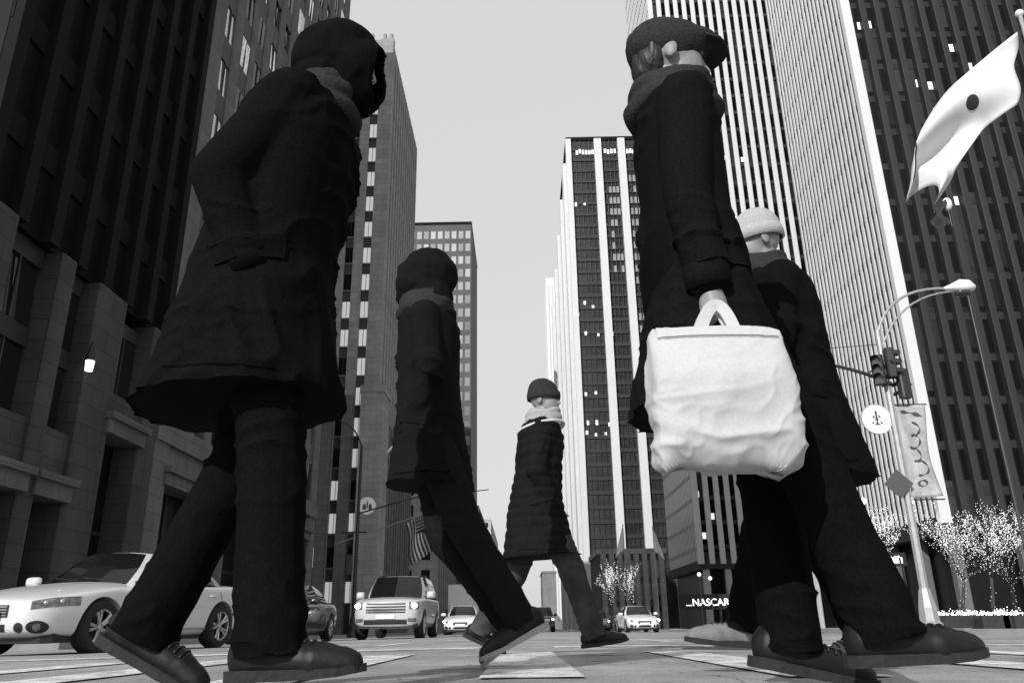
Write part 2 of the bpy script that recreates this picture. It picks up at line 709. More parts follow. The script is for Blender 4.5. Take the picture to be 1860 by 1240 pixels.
# --- R2: second right tower, white ribs
def r2_base(t):
    MB().box(1.0, 60, 1.0, 27, 0, 9).build('lobby_glass', M_glass_black, t)
    MB().box(-0.3, 60, -0.3, 28.3, 9, 10.4).build('soffit', M_bronze_shade, t)
    col = MB().cbox(-0.5, 0.5, -0.5, 0.5, 0, 9, 0.12).mesh('lobby_column')
    col.materials.append(mat('pale_column_stone', 0.42, 0.6, var=0.15, scale=2))
    for i in range(12):
        link('lobby_column', col, None, t, (0.7 + i * 3.4, 0.4, 0))


R2X, R2Y = 28.6, 130.0
R2 = ribbed_tower('white ribbed tower with black window strips, second along on the right', R2X, R2Y, 62, 28, 185, 10.4,
                  (1.72, 0.90, 0.40), (1.12, 0.55, 0.045), M_white_rib, M_white_rib, r2_base)
pts = []
for px, py in ((1305, 285), (1322, 430), (1310, 282), (1345, 285), (1260, 930), (1262, 890), (1290, 930), (1275, 965)):
    p = at_y(px, py, R2Y)
    pts.append((p.x - R2X, p.z, 0.6, 1.0))
lit_windows(R2, pts, -0.04)

# --- C: slab tower with broad white piers
CX, CY = 17.0, 220.0
C = thing('slab_tower', 'dark glass tower with broad white vertical piers in the centre distance', 'tower', base_at(CX, CY))
CH = 150.0
MB().box(0.3, 46, 0.3, 40, 0, CH - 0.4).build('glass_wall', mat('grey_curtain_glass', 0.035, 0.2, ior=1.5, var=0.5, scale=0.12, stretch=(1, 1, 3)), C)
MB().box(-0.1, 46, -0.15, 40, CH - 0.4, CH + 0.8).build('roof_edge', M_clad_shade, C)
M_pier = mat('white_marble_pier', 0.6, 0.55, var=0.05, scale=0.2)
for (x0, x1) in ((-0.2, 1.5), (9.0, 11.3), (16.6, 18.9), (24.4, 26.8), (32, 34.3), (39.6, 42), (44, 46.2)):
    MB().box(x0, x1, -1.1, 0.3, 0, CH - 0.4).build('pier', M_pier, C)
sp = MB().box(0, 1, -0.06, 0.3, -0.55, 0.55).mesh('spandrel')
sp.materials.append(mat('slab_spandrel', 0.022, 0.5, var=0.3, scale=0.4))
for (x0, x1) in ((1.5, 9.0), (11.3, 16.6), (18.9, 24.4)):
    for k in range(36):
        link('spandrel', sp, None, C, (x0, 0, 8 + k * 3.95), None, (x1 - x0, 1, 1))
mu = MB().box(-0.07, 0.07, -0.16, 0.3, 2, CH - 0.4).mesh('mullion')
mu.materials.append(M_spandrel)
for (x0, x1) in ((1.5, 9.0), (11.3, 16.6), (18.9, 24.4)):
    n = 5 if x1 - x0 > 6 else 4
    for k in range(1, n):
        link('mullion', mu, None, C, (x0 + (x1 - x0) * k / n, 0, 0))
# row of ceiling lights under the roof and the pale blinds below it
lm = MB().box(0, 0.75, -0.12, -0.08, 0, 1.6).mesh('lit_window')
lm.materials.append(M_lit)
for k in range(22):
    x = 3.0 + k * 1.02
    if not (8.6 < x < 11.4 or 16.2 < x < 19.0):
        link('lit_window', lm, None, C, (x, 0, CH - 5.6 + random.uniform(-0.3, 0.3)))
bl = MB().box(0, 0.85, -0.12, -0.08, 0, 2.2).mesh('window_blind')
bl.materials.append(M_blindgrey)
for k in range(14):
    for x in (13.0, 14.2, 15.3):
        if random.random() < 0.8 and k < 8:
            link('window_blind', bl, None, C, (x, 0, CH - 20 - k * 3.95))
    for x in (19.6, 20.8, 22.0, 23.2):
        if random.random() < 0.75:
            link('window_blind', bl, None, C, (x, 0, CH - 16 - k * 3.95))
for px, py in ((1045, 555), (1060, 550), (1075, 556), (1048, 570), (1100, 553), (1062, 715), (1080, 712), (1066, 768), (1082, 768), (1105, 770), (1064, 785), (1080, 788),
               (1098, 786), (1112, 784), (1150, 705), (1160, 770), (1165, 706), (1060, 370), (1044, 372), (1062, 605), (1085, 607), (1110, 606), (1150, 606)):
    p = at_y(px, py, CY)
    link('lit_window', lm, None, C, (p.x - CX, 0, p.z + 1), None, (0.9, 1, random.uniform(0.5, 0.9)))
# avenue side of the slab: stepped pale returns
for k in range(5):
    d0 = 1.5 + k * 7.5
    MB().box(-1.2 - k * 0.9, 0.3, d0, d0 + 5.5, 0, CH - 8 - k * 9).build('side_pier', M_pier, C)

# --- far pale tower between the slab and the sky
p = at_y(991, 502, 420)
FT = thing('pale_tower', 'pale far tower just left of the slab tower', 'tower', base_at(p.x, 420))
MB().box(0, 14, 0, 30, 0, p.z + 2).build('wall', mat('hazy_white_wall', 0.72, 0.9, var=0.05, scale=0.1), FT)  # distance haze put into the pale wall and strip colours
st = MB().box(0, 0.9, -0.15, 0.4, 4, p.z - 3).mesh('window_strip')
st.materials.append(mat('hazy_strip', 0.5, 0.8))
for k in range(6):
    link('window_strip', st, None, FT, (1.0 + k * 2.1, 0, 0))

# --- G: gridded tower behind the stone tower on the left
GX0, GX1, GY, GH = at_y(757, 407, 200).x - 6, at_y(856, 500, 200).x, 200.0, 107.5
G = thing('grid_tower', 'grey tower with a square window grid behind the stone tower', 'tower', base_at(GX0, GY))
gw = GX1 - GX0
MB().box(0, gw, 0, 30, 0, GH + 1.6).build('frame', mat('grid_frame', 0.075, 0.7, var=0.2, scale=0.2), G)
MB().box(-0.1, gw + 0.1, -0.15, 30.1, GH + 1.602, GH + 2.4).build('roof_edge', M_clad_shade, G)
cols, rows = 11, 27
cw, chh = gw / cols, 3.95
panes = []
for shade in (0.20, 0.28, 0.36, 0.13):
    pm = MB().box(0.16 * cw, 0.84 * cw, -0.06, 0.0, 0.9, 3.25).mesh('pane')
    pm.materials.append(mat('grid_pane_%d' % int(shade * 100), shade, 0.35, var=0.25, scale=0.4))
    panes.append(pm)
for r_ in range(rows):
    for c_ in range(cols):
        if r_ < 9:
            q = random.choice((0, 3, 3, 0))
        elif r_ > 20:
            q = random.choice((0, 1, 2, 1, 2))
        else:
            q = random.choice((0, 1, 0, 3))
        link('pane', panes[q], None, G, (c_ * cw, 0, r_ * chh + 1.0))

# --- L: art deco stone tower, left centre
LX, LY, LH = -16.2, 88.0, 77.0
L = thing('stone_tower', 'grey stone tower with vertical piers and one column of pale bright windows', 'tower', base_at(LX, LY))
MB().box(-30, -0.45, 0.45, 26, 0, LH - 1.5).build('wall', mat('dark_recess_wall', 0.05, 0.7, var=0.3, scale=0.5), L)  # dark wall showing between the piers
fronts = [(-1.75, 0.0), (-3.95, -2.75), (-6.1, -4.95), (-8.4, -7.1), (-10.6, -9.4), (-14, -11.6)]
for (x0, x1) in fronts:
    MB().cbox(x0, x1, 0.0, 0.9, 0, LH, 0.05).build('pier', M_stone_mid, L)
    for k in (0.25, 0.75):
        MB().cbox(x0 + (x1 - x0) * k - 0.22, x0 + (x1 - x0) * k + 0.22, 0.1, 0.7, LH, LH + 0.9, 0.1).build('finial', M_stone_mid, L)
spn = MB().box(0, 1, 0.3, 0.6, 0, 1).mesh('spandrel')
spn.materials.append(mat('carved_spandrel', 0.06, 0.7, var=0.3, scale=2))
frm = MB().box(0, 1, 0.36, 0.7, 0, 1).mesh('window')
frm.materials.append(mat('glowing_pane', 0.75, 0.8, var=0.12, scale=1.0, emit=0.35))  # reflected sky brightness put in as pale colour and added glow
frd = MB().box(0, 1, 0.36, 0.7, 0, 1).mesh('window')
frd.materials.append(M_glass)
bar = MB().box(0, 0.05, 0.31, 0.36, 0, 1).mesh('glazing_bar')
bar.materials.append(M_darksteel)
sill = MB().box(-0.03, 1.03, 0.14, 0.4, -0.12, 0).mesh('sill')
sill.materials.append(M_stone_mid)
for ci, (x0, x1) in enumerate(((-2.75, -1.75), (-4.95, -3.95), (-7.1, -6.1), (-9.4, -8.4))):
    MB().box(x0, x1, 0.25, 0.7, LH - 6.2, LH).build('head_panel', M_stone_mid, L)
    for r_ in range(20):
        z = LH - 8.6 - r_ * 3.62
        if z < 2:
            break
        pale = (ci == 0 and 0 < r_ < 13) or random.random() < (0.25 if ci == 1 else 0.1)
        if ci == 0 and r_ >= 8:
            pale = r_ % 2 == 0 or random.random() < 0.5
        w = link('window', frm if pale else frd, None, L, (x0 + 0.04, 0, z), None, (x1 - x0 - 0.08, 1, 2.15))
        link('spandrel', spn, None, L, (x0 + 0.01, 0, z - 1.46), None, (x1 - x0 - 0.02, 1, 1.44))
        link('glazing_bar', bar, None, L, ((x0 + x1) / 2, 0, z), None, (1, 1, 2.15))
        link('sill', sill, None, L, (x0 + 0.02, 0, z - 0.002), None, (x1 - x0 - 0.04, 1, 1))
pr = MB().cbox(-0.55, 0.45, -0.5, 0.5, 0, LH - 1, 0.08).mesh('pier')
pr.materials.append(M_stone_mid)
for i in range(13):
    link('pier', pr, None, L, (-0.45, 1.4 + i * 1.98, 0))
    MB().cbox(-0.85, -0.15, 1.1 + i * 1.98, 1.7 + i * 1.98, LH - 1, LH - 0.2, 0.1).build('finial', M_stone_mid, L)
sps = MB().box(-0.45, -0.3, 0, 25.5, 0, 1.4).mesh('spandrel')
sps.materials.append(mat('side_spandrel', 0.03, 0.7, var=0.3, scale=1.0))
for r_ in range(20):
    link('spandrel', sps, None, L, (0, 0.5, LH - 6 - r_ * 3.62))
MB().box(-30, -0.3, 0.5, 26.2, LH - 1.498, LH - 0.6).build('roof', M_stone_mid, L)
# lower block wrapped around the corner
MB().cbox(-1.9, 0.75, -0.8, 3.8, 0, 26.2, 0.08).build('base_block', M_stone_mid, L)
MB().cbox(-2.0, 0.85, -0.9, 3.9, 26.2, 27.0, 0.08).build('base_cornice', M_stone_mid, L)
for i in range(11):
    MB().cbox(-0.4, 0.7, 4.6 + i * 1.98, 5.6 + i * 1.98, 0, 23.5, 0.08).build('base_pier', M_stone_grey, L)
for (x0, x1) in ((-4.0, -2.75), (-6.2, -5.0)):
    MB().cbox(x0, x1, -0.5, 0.0 - 0.003, 0, 26.0, 0.06).build('base_pier', M_stone_grey, L)

# --- lower blocks further down the left side
def street_block(name, label, px0, py0, px1, wall, storeys, bays, xface=-16.0, depth=22, dark=False):
    a = at_x(px0, py0, xface)
    y1 = at_x(px1, py0, xface).y
    h = a.z - ground_z(xface, a.y)
    t = thing(name, label, 'building', base_at(xface, a.y))
    ln = y1 - a.y
    MB().box(-depth, 0, 0, ln, 0, h).build('wall', wall, t)
    MB().box(-depth, 0.3, -0.3, ln + 0.3, h, h + 0.9).build('cornice', wall, t)
    sh = h / storeys
    wm = MB().box(0, 1, -0.05, 0.05, 0, 1).mesh('window')
    wm.materials.append(M_blind if dark else M_glass)
    for r_ in range(1, storeys):
        for k in range(3):
            w = link('window', wm, None, t, (-2.6 - k * 3.4, 0, r_ * sh + sh * 0.2), None, (1.6, 1, sh * 0.55))
    ws = MB().box(-0.05, 0.05, 0, 1, 0, 1).mesh('window')
    ws.materials.append(M_glass)
    for r_ in range(1, storeys):
        for k in range(bays):
            link('window', ws, None, t, (0, (k + 0.25) * ln / bays, r_ * sh + sh * 0.2), None, (1, ln / bays * 0.5, sh * 0.55))
    pm = MB().cbox(-0.1, 0.5, -0.5, 0.5, 0, h, 0.05).mesh('pier')
    pm.materials.append(wall)
    for k in range(bays + 1):
        link('pier', pm, None, t, (0, 0.5 + k * (ln - 1) / bays, 0))
    return t


street_block('stone_block', 'stone office block beyond the stone tower, below the gridded tower', 797, 655, 828, M_stone_mid, 13, 9)
street_block('brick_block', 'dark block with a column of pale front windows down the avenue on the left', 836, 862, 858,
             mat('dark_brick', 0.11, 0.85, var=0.2, scale=1.0), 9, 6, -15.6, 9, True)
street_block('brown_block', 'small dark block far down the avenue on the left', 868, 922, 886, mat('far_dark_wall', 0.07, 0.85, var=0.2, scale=0.3), 10, 6, -16.0, 9)
street_block('far_block', 'pale narrow block farthest down the avenue on the left', 890, 945, 903, mat('far_pale_wall', 0.4, 0.85), 12, 6, -16.0, 16)
# right side, behind the centre walker
def right_block(name, label, px0, px1, py, y, depth, wall, bays, storeys):
    a, c = at_y(px0, py, y), at_y(px1, py, y)
    h = a.z - ground_z(a.x, y)
    t = thing(name, label, 'building', base_at(a.x, y))
    wdt = c.x - a.x
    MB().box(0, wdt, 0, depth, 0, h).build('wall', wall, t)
    MB().box(-0.3, wdt + 0.3, -0.4, depth + 0.3, h, h + 0.7).build('cornice', M_stone_mid, t)
    return t, wdt, h


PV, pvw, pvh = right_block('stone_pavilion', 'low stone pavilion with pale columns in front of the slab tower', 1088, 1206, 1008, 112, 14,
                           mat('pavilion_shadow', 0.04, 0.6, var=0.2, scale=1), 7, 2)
col = MB().cbox(-0.38, 0.38, -0.5, 0.1, 0, pvh - 0.002, 0.1).mesh('column')
col.materials.append(M_stone_mid)
for k in range(8):
    link('column', col, None, PV, (0.5 + k * (pvw - 1) / 7, 0, 0))
gl = MB().box(0, 0.9, -0.08, 0.02, 0, 2.3).mesh('window')
gl.materials.append(M_glass)
glp = MB().box(0, 0.9, -0.08, 0.02, 0, 2.3).mesh('window')
glp.materials.append(M_blindgrey)
for r_ in range(3):
    for k in range(7):
        link('window', random.choice((gl, gl, glp)), None, PV, (0.75 + k * (pvw - 1) / 7, 0, 0.6 + r_ * 3.0))
right_block('far_right_block', 'small far block at the end of the avenue on the right', 985, 1010, 1040, 330, 30, mat('far_grey_wall', 0.2, 0.85, var=0.2, scale=0.3), 5, 8)

# --- N1 / N2: near buildings on the left
NX = -16.0
def portal(t, y0, y1, h, material=M_glass_black):
    """tall recessed doorway between two pilasters, in the avenue face of a left hand building"""
    MB().box(-1.2, -1.05, y0, y1, 0, h).build('door', material, t)
    MB().box(-1.05, -0.98, (y0 + y1) / 2 - 0.06, (y0 + y1) / 2 + 0.06, 0, h).build('door_frame', M_darksteel, t)
    MB().box(-1.05, -0.98, y0, y1, h * 0.52, h * 0.52 + 0.14).build('transom', M_darksteel, t)
    MB().cbox(-1.1, 0.16, y0 - 0.25, y1 + 0.25, h, h + 0.55, 0.04).build('lintel', M_stone_grey, t)
    MB().cbox(-1.1, 0.34, y0 - 0.35, y1 + 0.35, h + 0.55, h + 0.8, 0.04).build('cornice', M_stone_grey, t)


def upper_windows(t, y0, y1, z0, n, step, face=-0.13, pane_mat=M_shard, wh=2.05):
    pm = MB().box(-0.3, 0.03, 0, 1, 0, 1).mesh('window')
    pm.materials.append(pane_mat)
    sm = MB().box(-0.3, 0.05, 0, 1, 0, 1).mesh('spandrel')
    sm.materials.append(M_spandrel)
    bm_ = MB().box(-0.03, 0.05, -0.03, 0.03, 0, 1).mesh('glazing_bar')
    bm_.materials.append(M_darksteel)
    pm2 = MB().box(-0.3, 0.03, 0, 1, 0, 1).mesh('window')
    pm2.materials.append(M_mirror)
    for k in range(n):
        z = z0 + k * step
        link('window', pm2 if (pane_mat is M_shard and random.random() < 0.45) else pm, None, t, (face, y0 + 0.03, z), (random.gauss(0, 0.012), random.gauss(0.0, 0.02), random.gauss(0, 0.02)), (1, y1 - y0 - 0.06, wh))
        link('spandrel', sm, None, t, (face + 0.02, y0 + 0.01, z + wh + 0.01), None, (1, y1 - y0 - 0.02, step - wh - 0.02))
        link('glazing_bar', bm_, None, t, (face + 0.04, (y0 + y1) / 2, z), None, (1, 1, wh))


N1Y, N1E = 20.5, 34.0
N1 = thing('dark_office_block', 'dark office block over a stone pilaster base at the left edge', 'building', base_at(NX, N1Y))
n1l = N1E - N1Y
MB().box(-26, -1.2, 0, n1l, 0, 13.0).build('wall', mat('n_recess', 0.015, 0.8, spec=0.1), N1)
MB().box(-26, -0.4, 0, n1l, 13.0, 84).build('upper_wall', mat('upper_wall_shade', 0.006, 0.6, spec=0.1), N1)  # deep shade of the upper storeys put into the wall colour
ur = MB().box(-0.4, 0.0, -0.28, 0.28, 13.0, 84).mesh('rib')
ur.materials.append(M_clad_shade)
for k in range(8):
    link('rib', ur, None, N1, (0, 0.3 + k * (n1l - 0.6) / 7, 0))
um = MB().box(-0.42, -0.3, 0, n1l, -0.5, 0.5).mesh('spandrel')
um.materials.append(M_clad_shade)
for k in range(18):
    link('spandrel', um, None, N1, (0, 0, 16 + k * 3.8))
def pil(t, y0, y1, h, m=M_stone_dark):
    MB().cbox(-1.2, 0.0, y0, y1, 0, h, 0.06).build('pilaster', m, t)
    MB().cbox(-1.2, 0.12, y0 - 0.08, y1 + 0.08, 0, 0.9, 0.04).build('plinth', m, t)


pil(N1, 0.0, 2.0, 13.0)
pil(N1, 4.6, 5.5, 13.0)
pil(N1, 7.2, 9.4, 13.0)
pil(N1, 12.0, n1l, 13.0)
portal(N1, 2.0, 4.6, 4.6)
portal(N1, 5.5, 7.2, 4.6)
portal(N1, 9.4, 12.0, 7.6)
for y0, y1 in ((2.0, 4.6), (5.5, 7.2)):
    MB().box(-1.0, -0.2, y0, y1, 5.42, 7.0).build('panel', M_stone_dark, N1)
    upper_windows(N1, y0 + 0.1, y1 - 0.1, 7.2, 2, 2.9, -0.7, M_glass, 2.2)
MB().box(-1.0, -0.2, 9.4, 12.0, 8.42, 9.3).build('panel', M_stone_dark, N1)
upper_windows(N1, 9.6, 11.8, 9.4, 1, 3.2, -0.7, M_glass, 2.6)

N2Y, N2E = 34.0, 62.5
N2 = thing('stone_theatre_block', 'tall grey stone block of close piers with glinting windows on the left', 'building', base_at(NX, N2Y))
n2l = N2E - N2Y
N2H = 88.0
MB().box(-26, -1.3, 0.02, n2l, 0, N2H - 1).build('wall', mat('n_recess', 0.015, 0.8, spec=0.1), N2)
MB().box(-26, 0.25, 0.02, n2l + 0.2, N2H - 0.998, N2H + 0.8).build('parapet', M_stone_grey, N2)
bays = [(0.0, 1.5), (2.8, 4.0), (5.3, 6.2), (7.5, 8.7), (10.0, 11.0), (12.3, 13.6), (14.9, 15.9), (17.2, 18.3), (19.6, 20.7), (22.0, 23.1), (24.4, 25.4), (26.7, n2l)]
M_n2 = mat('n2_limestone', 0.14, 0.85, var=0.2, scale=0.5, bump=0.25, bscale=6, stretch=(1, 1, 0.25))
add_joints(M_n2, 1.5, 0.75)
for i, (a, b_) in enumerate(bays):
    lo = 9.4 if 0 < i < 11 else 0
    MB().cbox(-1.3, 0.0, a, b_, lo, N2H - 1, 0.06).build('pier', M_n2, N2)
for i in range(11):
    upper_windows(N2, bays[i][1], bays[i + 1][0], 10.2, 21, 3.6)
pil(N2, 6.6, 9.6, 8.4, M_n2)
pil(N2, 14.6, 17.0, 8.4, M_n2)
pil(N2, 22, 24.4, 8.4, M_n2)
MB().cbox(-1.3, 0.12, 0.0 + 0.01, n2l - 0.01, 8.4, 9.4, 0.04).build('string_course', M_n2, N2)
for y0, y1 in ((1.5, 6.6), (9.6, 14.6), (17.0, 22.0), (24.4, 26.7)):
    portal(N2, y0, y1, 6.6)
    MB().box(-1.0, -0.1, y0, y1, 7.41, 8.39).build('panel', M_n2, N2)

# wall lanterns on the pilasters
for px, py, lab in ((163, 660, 'lit wall lantern on the stone pilaster, nearer of two'), (298, 735, 'lit wall lantern above the tall doorway, farther of two')):
    p = at_x(px, py, NX + 0.3)
    t = thing('wall_lantern', lab, 'lantern', (p.x, p.y, p.z))
    MB().box(-0.32, -0.05, -0.04, 0.04, -0.04, 0.04).build('bracket', M_darksteel, t)
    MB().lathe([(0.13, -0.28), (0.16, 0.1)], 8).build('glass', mat('lantern_glow', 0.8, 0.4, emit=2.5), t)
    MB().lathe([(0.19, 0.101), (0.17, 0.2), (0.03, 0.9)], 8).build('hood', M_darksteel, t)

# ------------------------------------------------------------------ street furniture
def arc(p0, p1, p2, n=10):
    p0, p1, p2 = Vector(p0), Vector(p1), Vector(p2)
    return [(1 - t) ** 2 * p0 + 2 * t * (1 - t) * p1 + t * t * p2 for t in [i / n for i in range(n + 1)]]


# near lamp post on the right kerb
PX, PY = 11.14, 23.0
PG = ground_z(PX, PY) + 0.14
post = thing('street_lamp', 'tall grey street lamp post with curved arm on the right kerb', 'street lamp', (PX, PY, PG))
top = at_y(1607, 600, PY) - Vector((PX, PY, PG))
head = at_y(1738, 524, PY) - Vector((PX, PY, PG))
MB().lathe([(0.34, 0), (0.34, 0.12), (0.27, 0.2), (0.24, 0.55), (0.17, 0.95), (0.14, 1.05)], 8).build('base', M_steel, post)
MB().lathe([(0.125, 1.0), (0.085, top.z)], 8).build('shaft', M_steel, post)
MB().tube(arc((0, 0, top.z - 0.1), (0.6, 0, top.z + 1.5), (head.x - 0.25, 0, head.z)), 0.045).build('arm', M_steel, post)
MB().tube(arc((0, 0, top.z - 0.7), (0.75, 0, top.z + 1.1), (head.x - 0.25, 0, head.z - 0.1)), 0.03).build('brace', M_steel, post)
hd = MB()
hd.loft([[Vector((head.x + x, w * math.cos(a), head.z + hgt * math.sin(a) * (1 if math.sin(a) > 0 else 0.55)))
          for a in [2 * math.pi * k / 14 for k in range(14)]]
         for x, w, hgt in ((-0.42, 0.06, 0.05), (-0.2, 0.17, 0.14), (0.1, 0.27, 0.3), (0.35, 0.27, 0.28), (0.52, 0.15, 0.12), (0.56, 0.05, 0.04))])
lh = hd.build('lamp_head', M_whitepaint, post, True)
MB().sphere((head.x + 0.15, 0, head.z - 0.14), (0.28, 0.2, 0.13)).build('lens', mat('lamp_lens', 0.05, 0.2), lh, True)
sa = at_y(1603, 694, PY) - Vector((PX, PY, PG))
sb = at_y(1440, 648, PY) - Vector((PX, PY, PG))
MB().tube(arc((0, -0.02, sa.z), ((sa.x + sb.x) / 2, -0.02, sb.z - 0.1), (sb.x - 1.5, -0.02, sb.z + 0.08)), [0.065 - 0.003 * i for i in range(11)]).build('signal_arm', M_darksteel, post)
MB().tube([(0, -0.02, sa.z + 1.2), (sb.x - 0.6, -0.02, sb.z + 0.16)], 0.012, 6).build('guy_rod', M_darksteel, post)
for z in (sa.z - 0.12, sa.z + 0.1, sa.z + 0.42):
    MB().lathe([(0.15, z), (0.17, z + 0.04), (0.15, z + 0.1)], 10).build('clamp', M_darksteel, post)


def signal(label, loc, rz, tilt=0.0):
    t = thing('traffic_signal', label, 'traffic light', loc, rz, 'traffic signals on the right lamp post')
    t.rotation_euler = (0, tilt, rz)
    MB().cbox(-0.17, 0.17, -0.12, 0.12, -0.45, 0.45, 0.04).build('housing', M_darksteel, t)
    MB().box(-0.3, -0.16, -0.03, 0.03, -0.03, 0.03).build('bracket', M_darksteel, t)
    for z in (-0.28, 0, 0.28):
        MB().lathe([(0.001, -0.123), (0.11, -0.123), (0.11, -0.11)], 14, 'y', (0, 0, z)).build('lens', mat('signal_lens', 0.06, 0.2), t)
        vb = MB()
        vb.loft([[Vector((0.125 * math.cos(a), y, z + 0.125 * math.sin(a))) for a in [math.pi * (-0.1 + 1.2 * k / 10) for k in range(11)]] for y in (-0.12, -0.32)] , cap=False, closed=False)
        vb.build('visor', M_black, t)
    return t


p = at_y(1612, 668, PY)
signal('traffic signal box fixed to the lamp post above the mast arm', (PX + 0.05, PY - 0.32, p.z + 0.05), R(80))
p = at_y(1590, 676, PY)
signal('traffic signal box beside the lamp post, left of its twin', (p.x, PY - 0.22, p.z), R(-35))
p = at_y(1632, 700, PY)
signal('pedestrian signal box on the far side of the lamp post', (p.x + 0.05, PY - 0.2, p.z), R(200))


def medallion(label, c, r, post_dx, emblem):
    t = thing('medallion_sign', label, 'sign', c, 0, 'round avenue medallions')
    MB().lathe([(0.001, -0.02), (r, -0.02), (r, 0.02), (0.001, 0.02)], 40, 'y').build('disc', M_whitepaint, t)
    MB().lathe([(r, -0.026), (r + 0.025, -0.03), (r + 0.025, 0.03), (r, 0.026)], 40, 'y', cap=False).build('rim', mat('grey_rim', 0.4, 0.5), t)
    e = MB()
    for poly in emblem:
        n = len(poly)
        e.add([(x * r, -0.024, z * r) for x, z in poly], [tuple(range(n))])
    e.build('emblem', mat('emblem_print', 0.05, 0.6), t)
    for z in (0.35 * r, -0.45 * r):
        MB().tube([(math.copysign(r * 0.85, post_dx), 0, z), (post_dx, 0, z)], 0.02, 6).build('bracket', M_darksteel, t)
    return t


EM = [[(-0.08, 0.5), (0.0, 0.66), (0.08, 0.5), (0.06, 0.1), (0.18, -0.1), (0.06, -0.05), (0.06, -0.3), (0.26, -0.42), (-0.26, -0.42), (-0.06, -0.3), (-0.06, -0.05), (-0.18, -0.1), (-0.06, 0.1)],
      [(-0.3, 0.12), (-0.14, 0.3), (-0.12, 0.08)], [(0.3, 0.1), (0.14, 0.34), (0.12, 0.1)], [(-0.4, -0.3), (-0.2, -0.12), (-0.24, -0.34)], [(0.4, -0.28), (0.2, -0.14), (0.24, -0.36)]]
p = at_y(1592, 761, PY)
medallion('large white round medallion with a dark emblem on the right lamp post', (p.x, PY, p.z), 0.43, PX - p.x, EM)

# banner on the same post
b0 = at_y(1632, 736, PY)
b1 = at_y(1690, 737, PY)
b2 = at_y(1660, 905, PY)
bt = thing('street_banner', 'tall pale banner with dark script hanging on the right lamp post', 'banner', (PX + 0.16, PY, b2.z))
bw, bh = 0.86, b0.z - b2.z
bm_ = MB()
nx, nz = 10, 26
def ban(u, v):
    return Vector((u * bw * (1 - 0.1 * math.sin(v * 3)), 0.05 * math.sin(u * 5 + v * 7) + 0.08 * math.sin(v * 3.1) * u, v * bh + 0.06 * u * (1 - v)))
bm_.add([ban(i / nx, j / nz) for j in range(nz + 1) for i in range(nx + 1)],
        [(j * (nx + 1) + i, j * (nx + 1) + i + 1, (j + 1) * (nx + 1) + i + 1, (j + 1) * (nx + 1) + i) for j in range(nz) for i in range(nx)])
me = apply_mods(bm_.mesh('cloth', True), [('SOLIDIFY', {'thickness': 0.006})])
me.shade_smooth()
link('cloth', me, mat('banner_cloth', 0.36, 0.8, var=0.3, scale=2.5), bt)
# looping script strokes down the banner
def script(pts, r):
    n = MB()
    rings = []
    P = [ban(u, v) + Vector((0, -0.014, 0)) for u, v in pts]
    for i, q in enumerate(P):
        t = (P[min(i + 1, len(P) - 1)] - P[max(i - 1, 0)]).normalized()
        sd = Vector((t.z, 0, -t.x)) * r * (0.55 + 0.45 * math.sin(i * 0.9))
        rings.append([q - sd, q + sd])
    n.loft(rings, cap=False, closed=False)
    return n
st = []
for k in range(90):
    t = k / 89
    st.append((0.5 + 0.2 * math.sin(t * 24) + 0.1 * math.sin(t * 9), 0.78 - 0.55 * t + 0.035 * math.cos(t * 24)))
script(st, 0.035).build('lettering', mat('banner_print', 0.05, 0.7), bt)
script([(0.15 + 0.7 * t, 0.93 - 0.06 * t * t) for t in [i / 12 for i in range(13)]], 0.06).build('lettering', mat('banner_print', 0.05, 0.7), bt)
script([(0.45 + 0.13 * math.sin(t * 6.3), 0.15 + 0.03 * math.cos(t * 6.3)) for t in [i / 12 for i in range(13)]], 0.04).build('lettering', mat('banner_print', 0.05, 0.7), bt)
for z in (-0.03, bh + 0.02):
    MB().tube([(-0.16, 0, z), (bw + 0.05, 0, z)], 0.022, 6).build('rod', M_darksteel, bt)

p = at_y(1630, 880, PY)
ds = tag(MB().add([(-0.42, 0, 0), (0, 0, -0.42), (0.42, 0, 0), (0, 0, 0.42), (-0.42, 0.02, 0), (0, 0.02, -0.42), (0.42, 0.02, 0), (0, 0.02, 0.42)],
                  [(0, 1, 2, 3), (7, 6, 5, 4), (0, 4, 5, 1), (1, 5, 6, 2), (2, 6, 7, 3), (3, 7, 4, 0)]).build('diamond_sign', mat('sign_back', 0.07, 0.5), None, False, (PX - 0.25, PY - 0.17, p.z)),
         'dark diamond shaped sign plate low on the right lamp post', 'sign')

# farther lamp post on the left kerb with its medallion
QX, QY = -8.9 - 1.9, 44.0
QG = ground_z(QX, QY) + 0.14
q0 = at_y(651, 930, QY)
QX = q0.x
QG = ground_z(QX, QY) + (0.14 if QX < KL else 0.0)
post2 = thing('street_lamp', 'slim dark street lamp post carrying a medallion on the left', 'street lamp', (QX, QY, QG))
MB().lathe([(0.3, 0), (0.3, 0.12), (0.22, 0.3), (0.15, 0.95), (0.12, 1.05)], 8).build('base', M_darksteel, post2)
MB().lathe([(0.11, 1.0), (0.08, 10.2)], 8).build('shaft', M_darksteel, post2)
MB().tube(arc((0, 0, 10.1), (-0.4, 0, 11.8), (-2.4, 0, 11.9)), 0.045).build('arm', M_darksteel, post2)
MB().sphere((-2.6, 0, 11.85), (0.42, 0.2, 0.16)).build('lamp_head', M_whitepaint, post2, True)
MB().tube([(0, 0, 6.4), (3.0, 0, 7.2), (7.2, 0, 7.6)], [0.05, 0.04, 0.03], 6).build('signal_arm', M_darksteel, post2)
MB().tube([(-0.9, 0, 5.4), (0.5, 0, 5.4)], 0.05, 6).build('sign_arm', M_darksteel, post2)
MB().cbox(-0.55, -0.2, -0.15, 0.15, 3.2, 4.2, 0.04).build('signal_box', M_darksteel, post2)
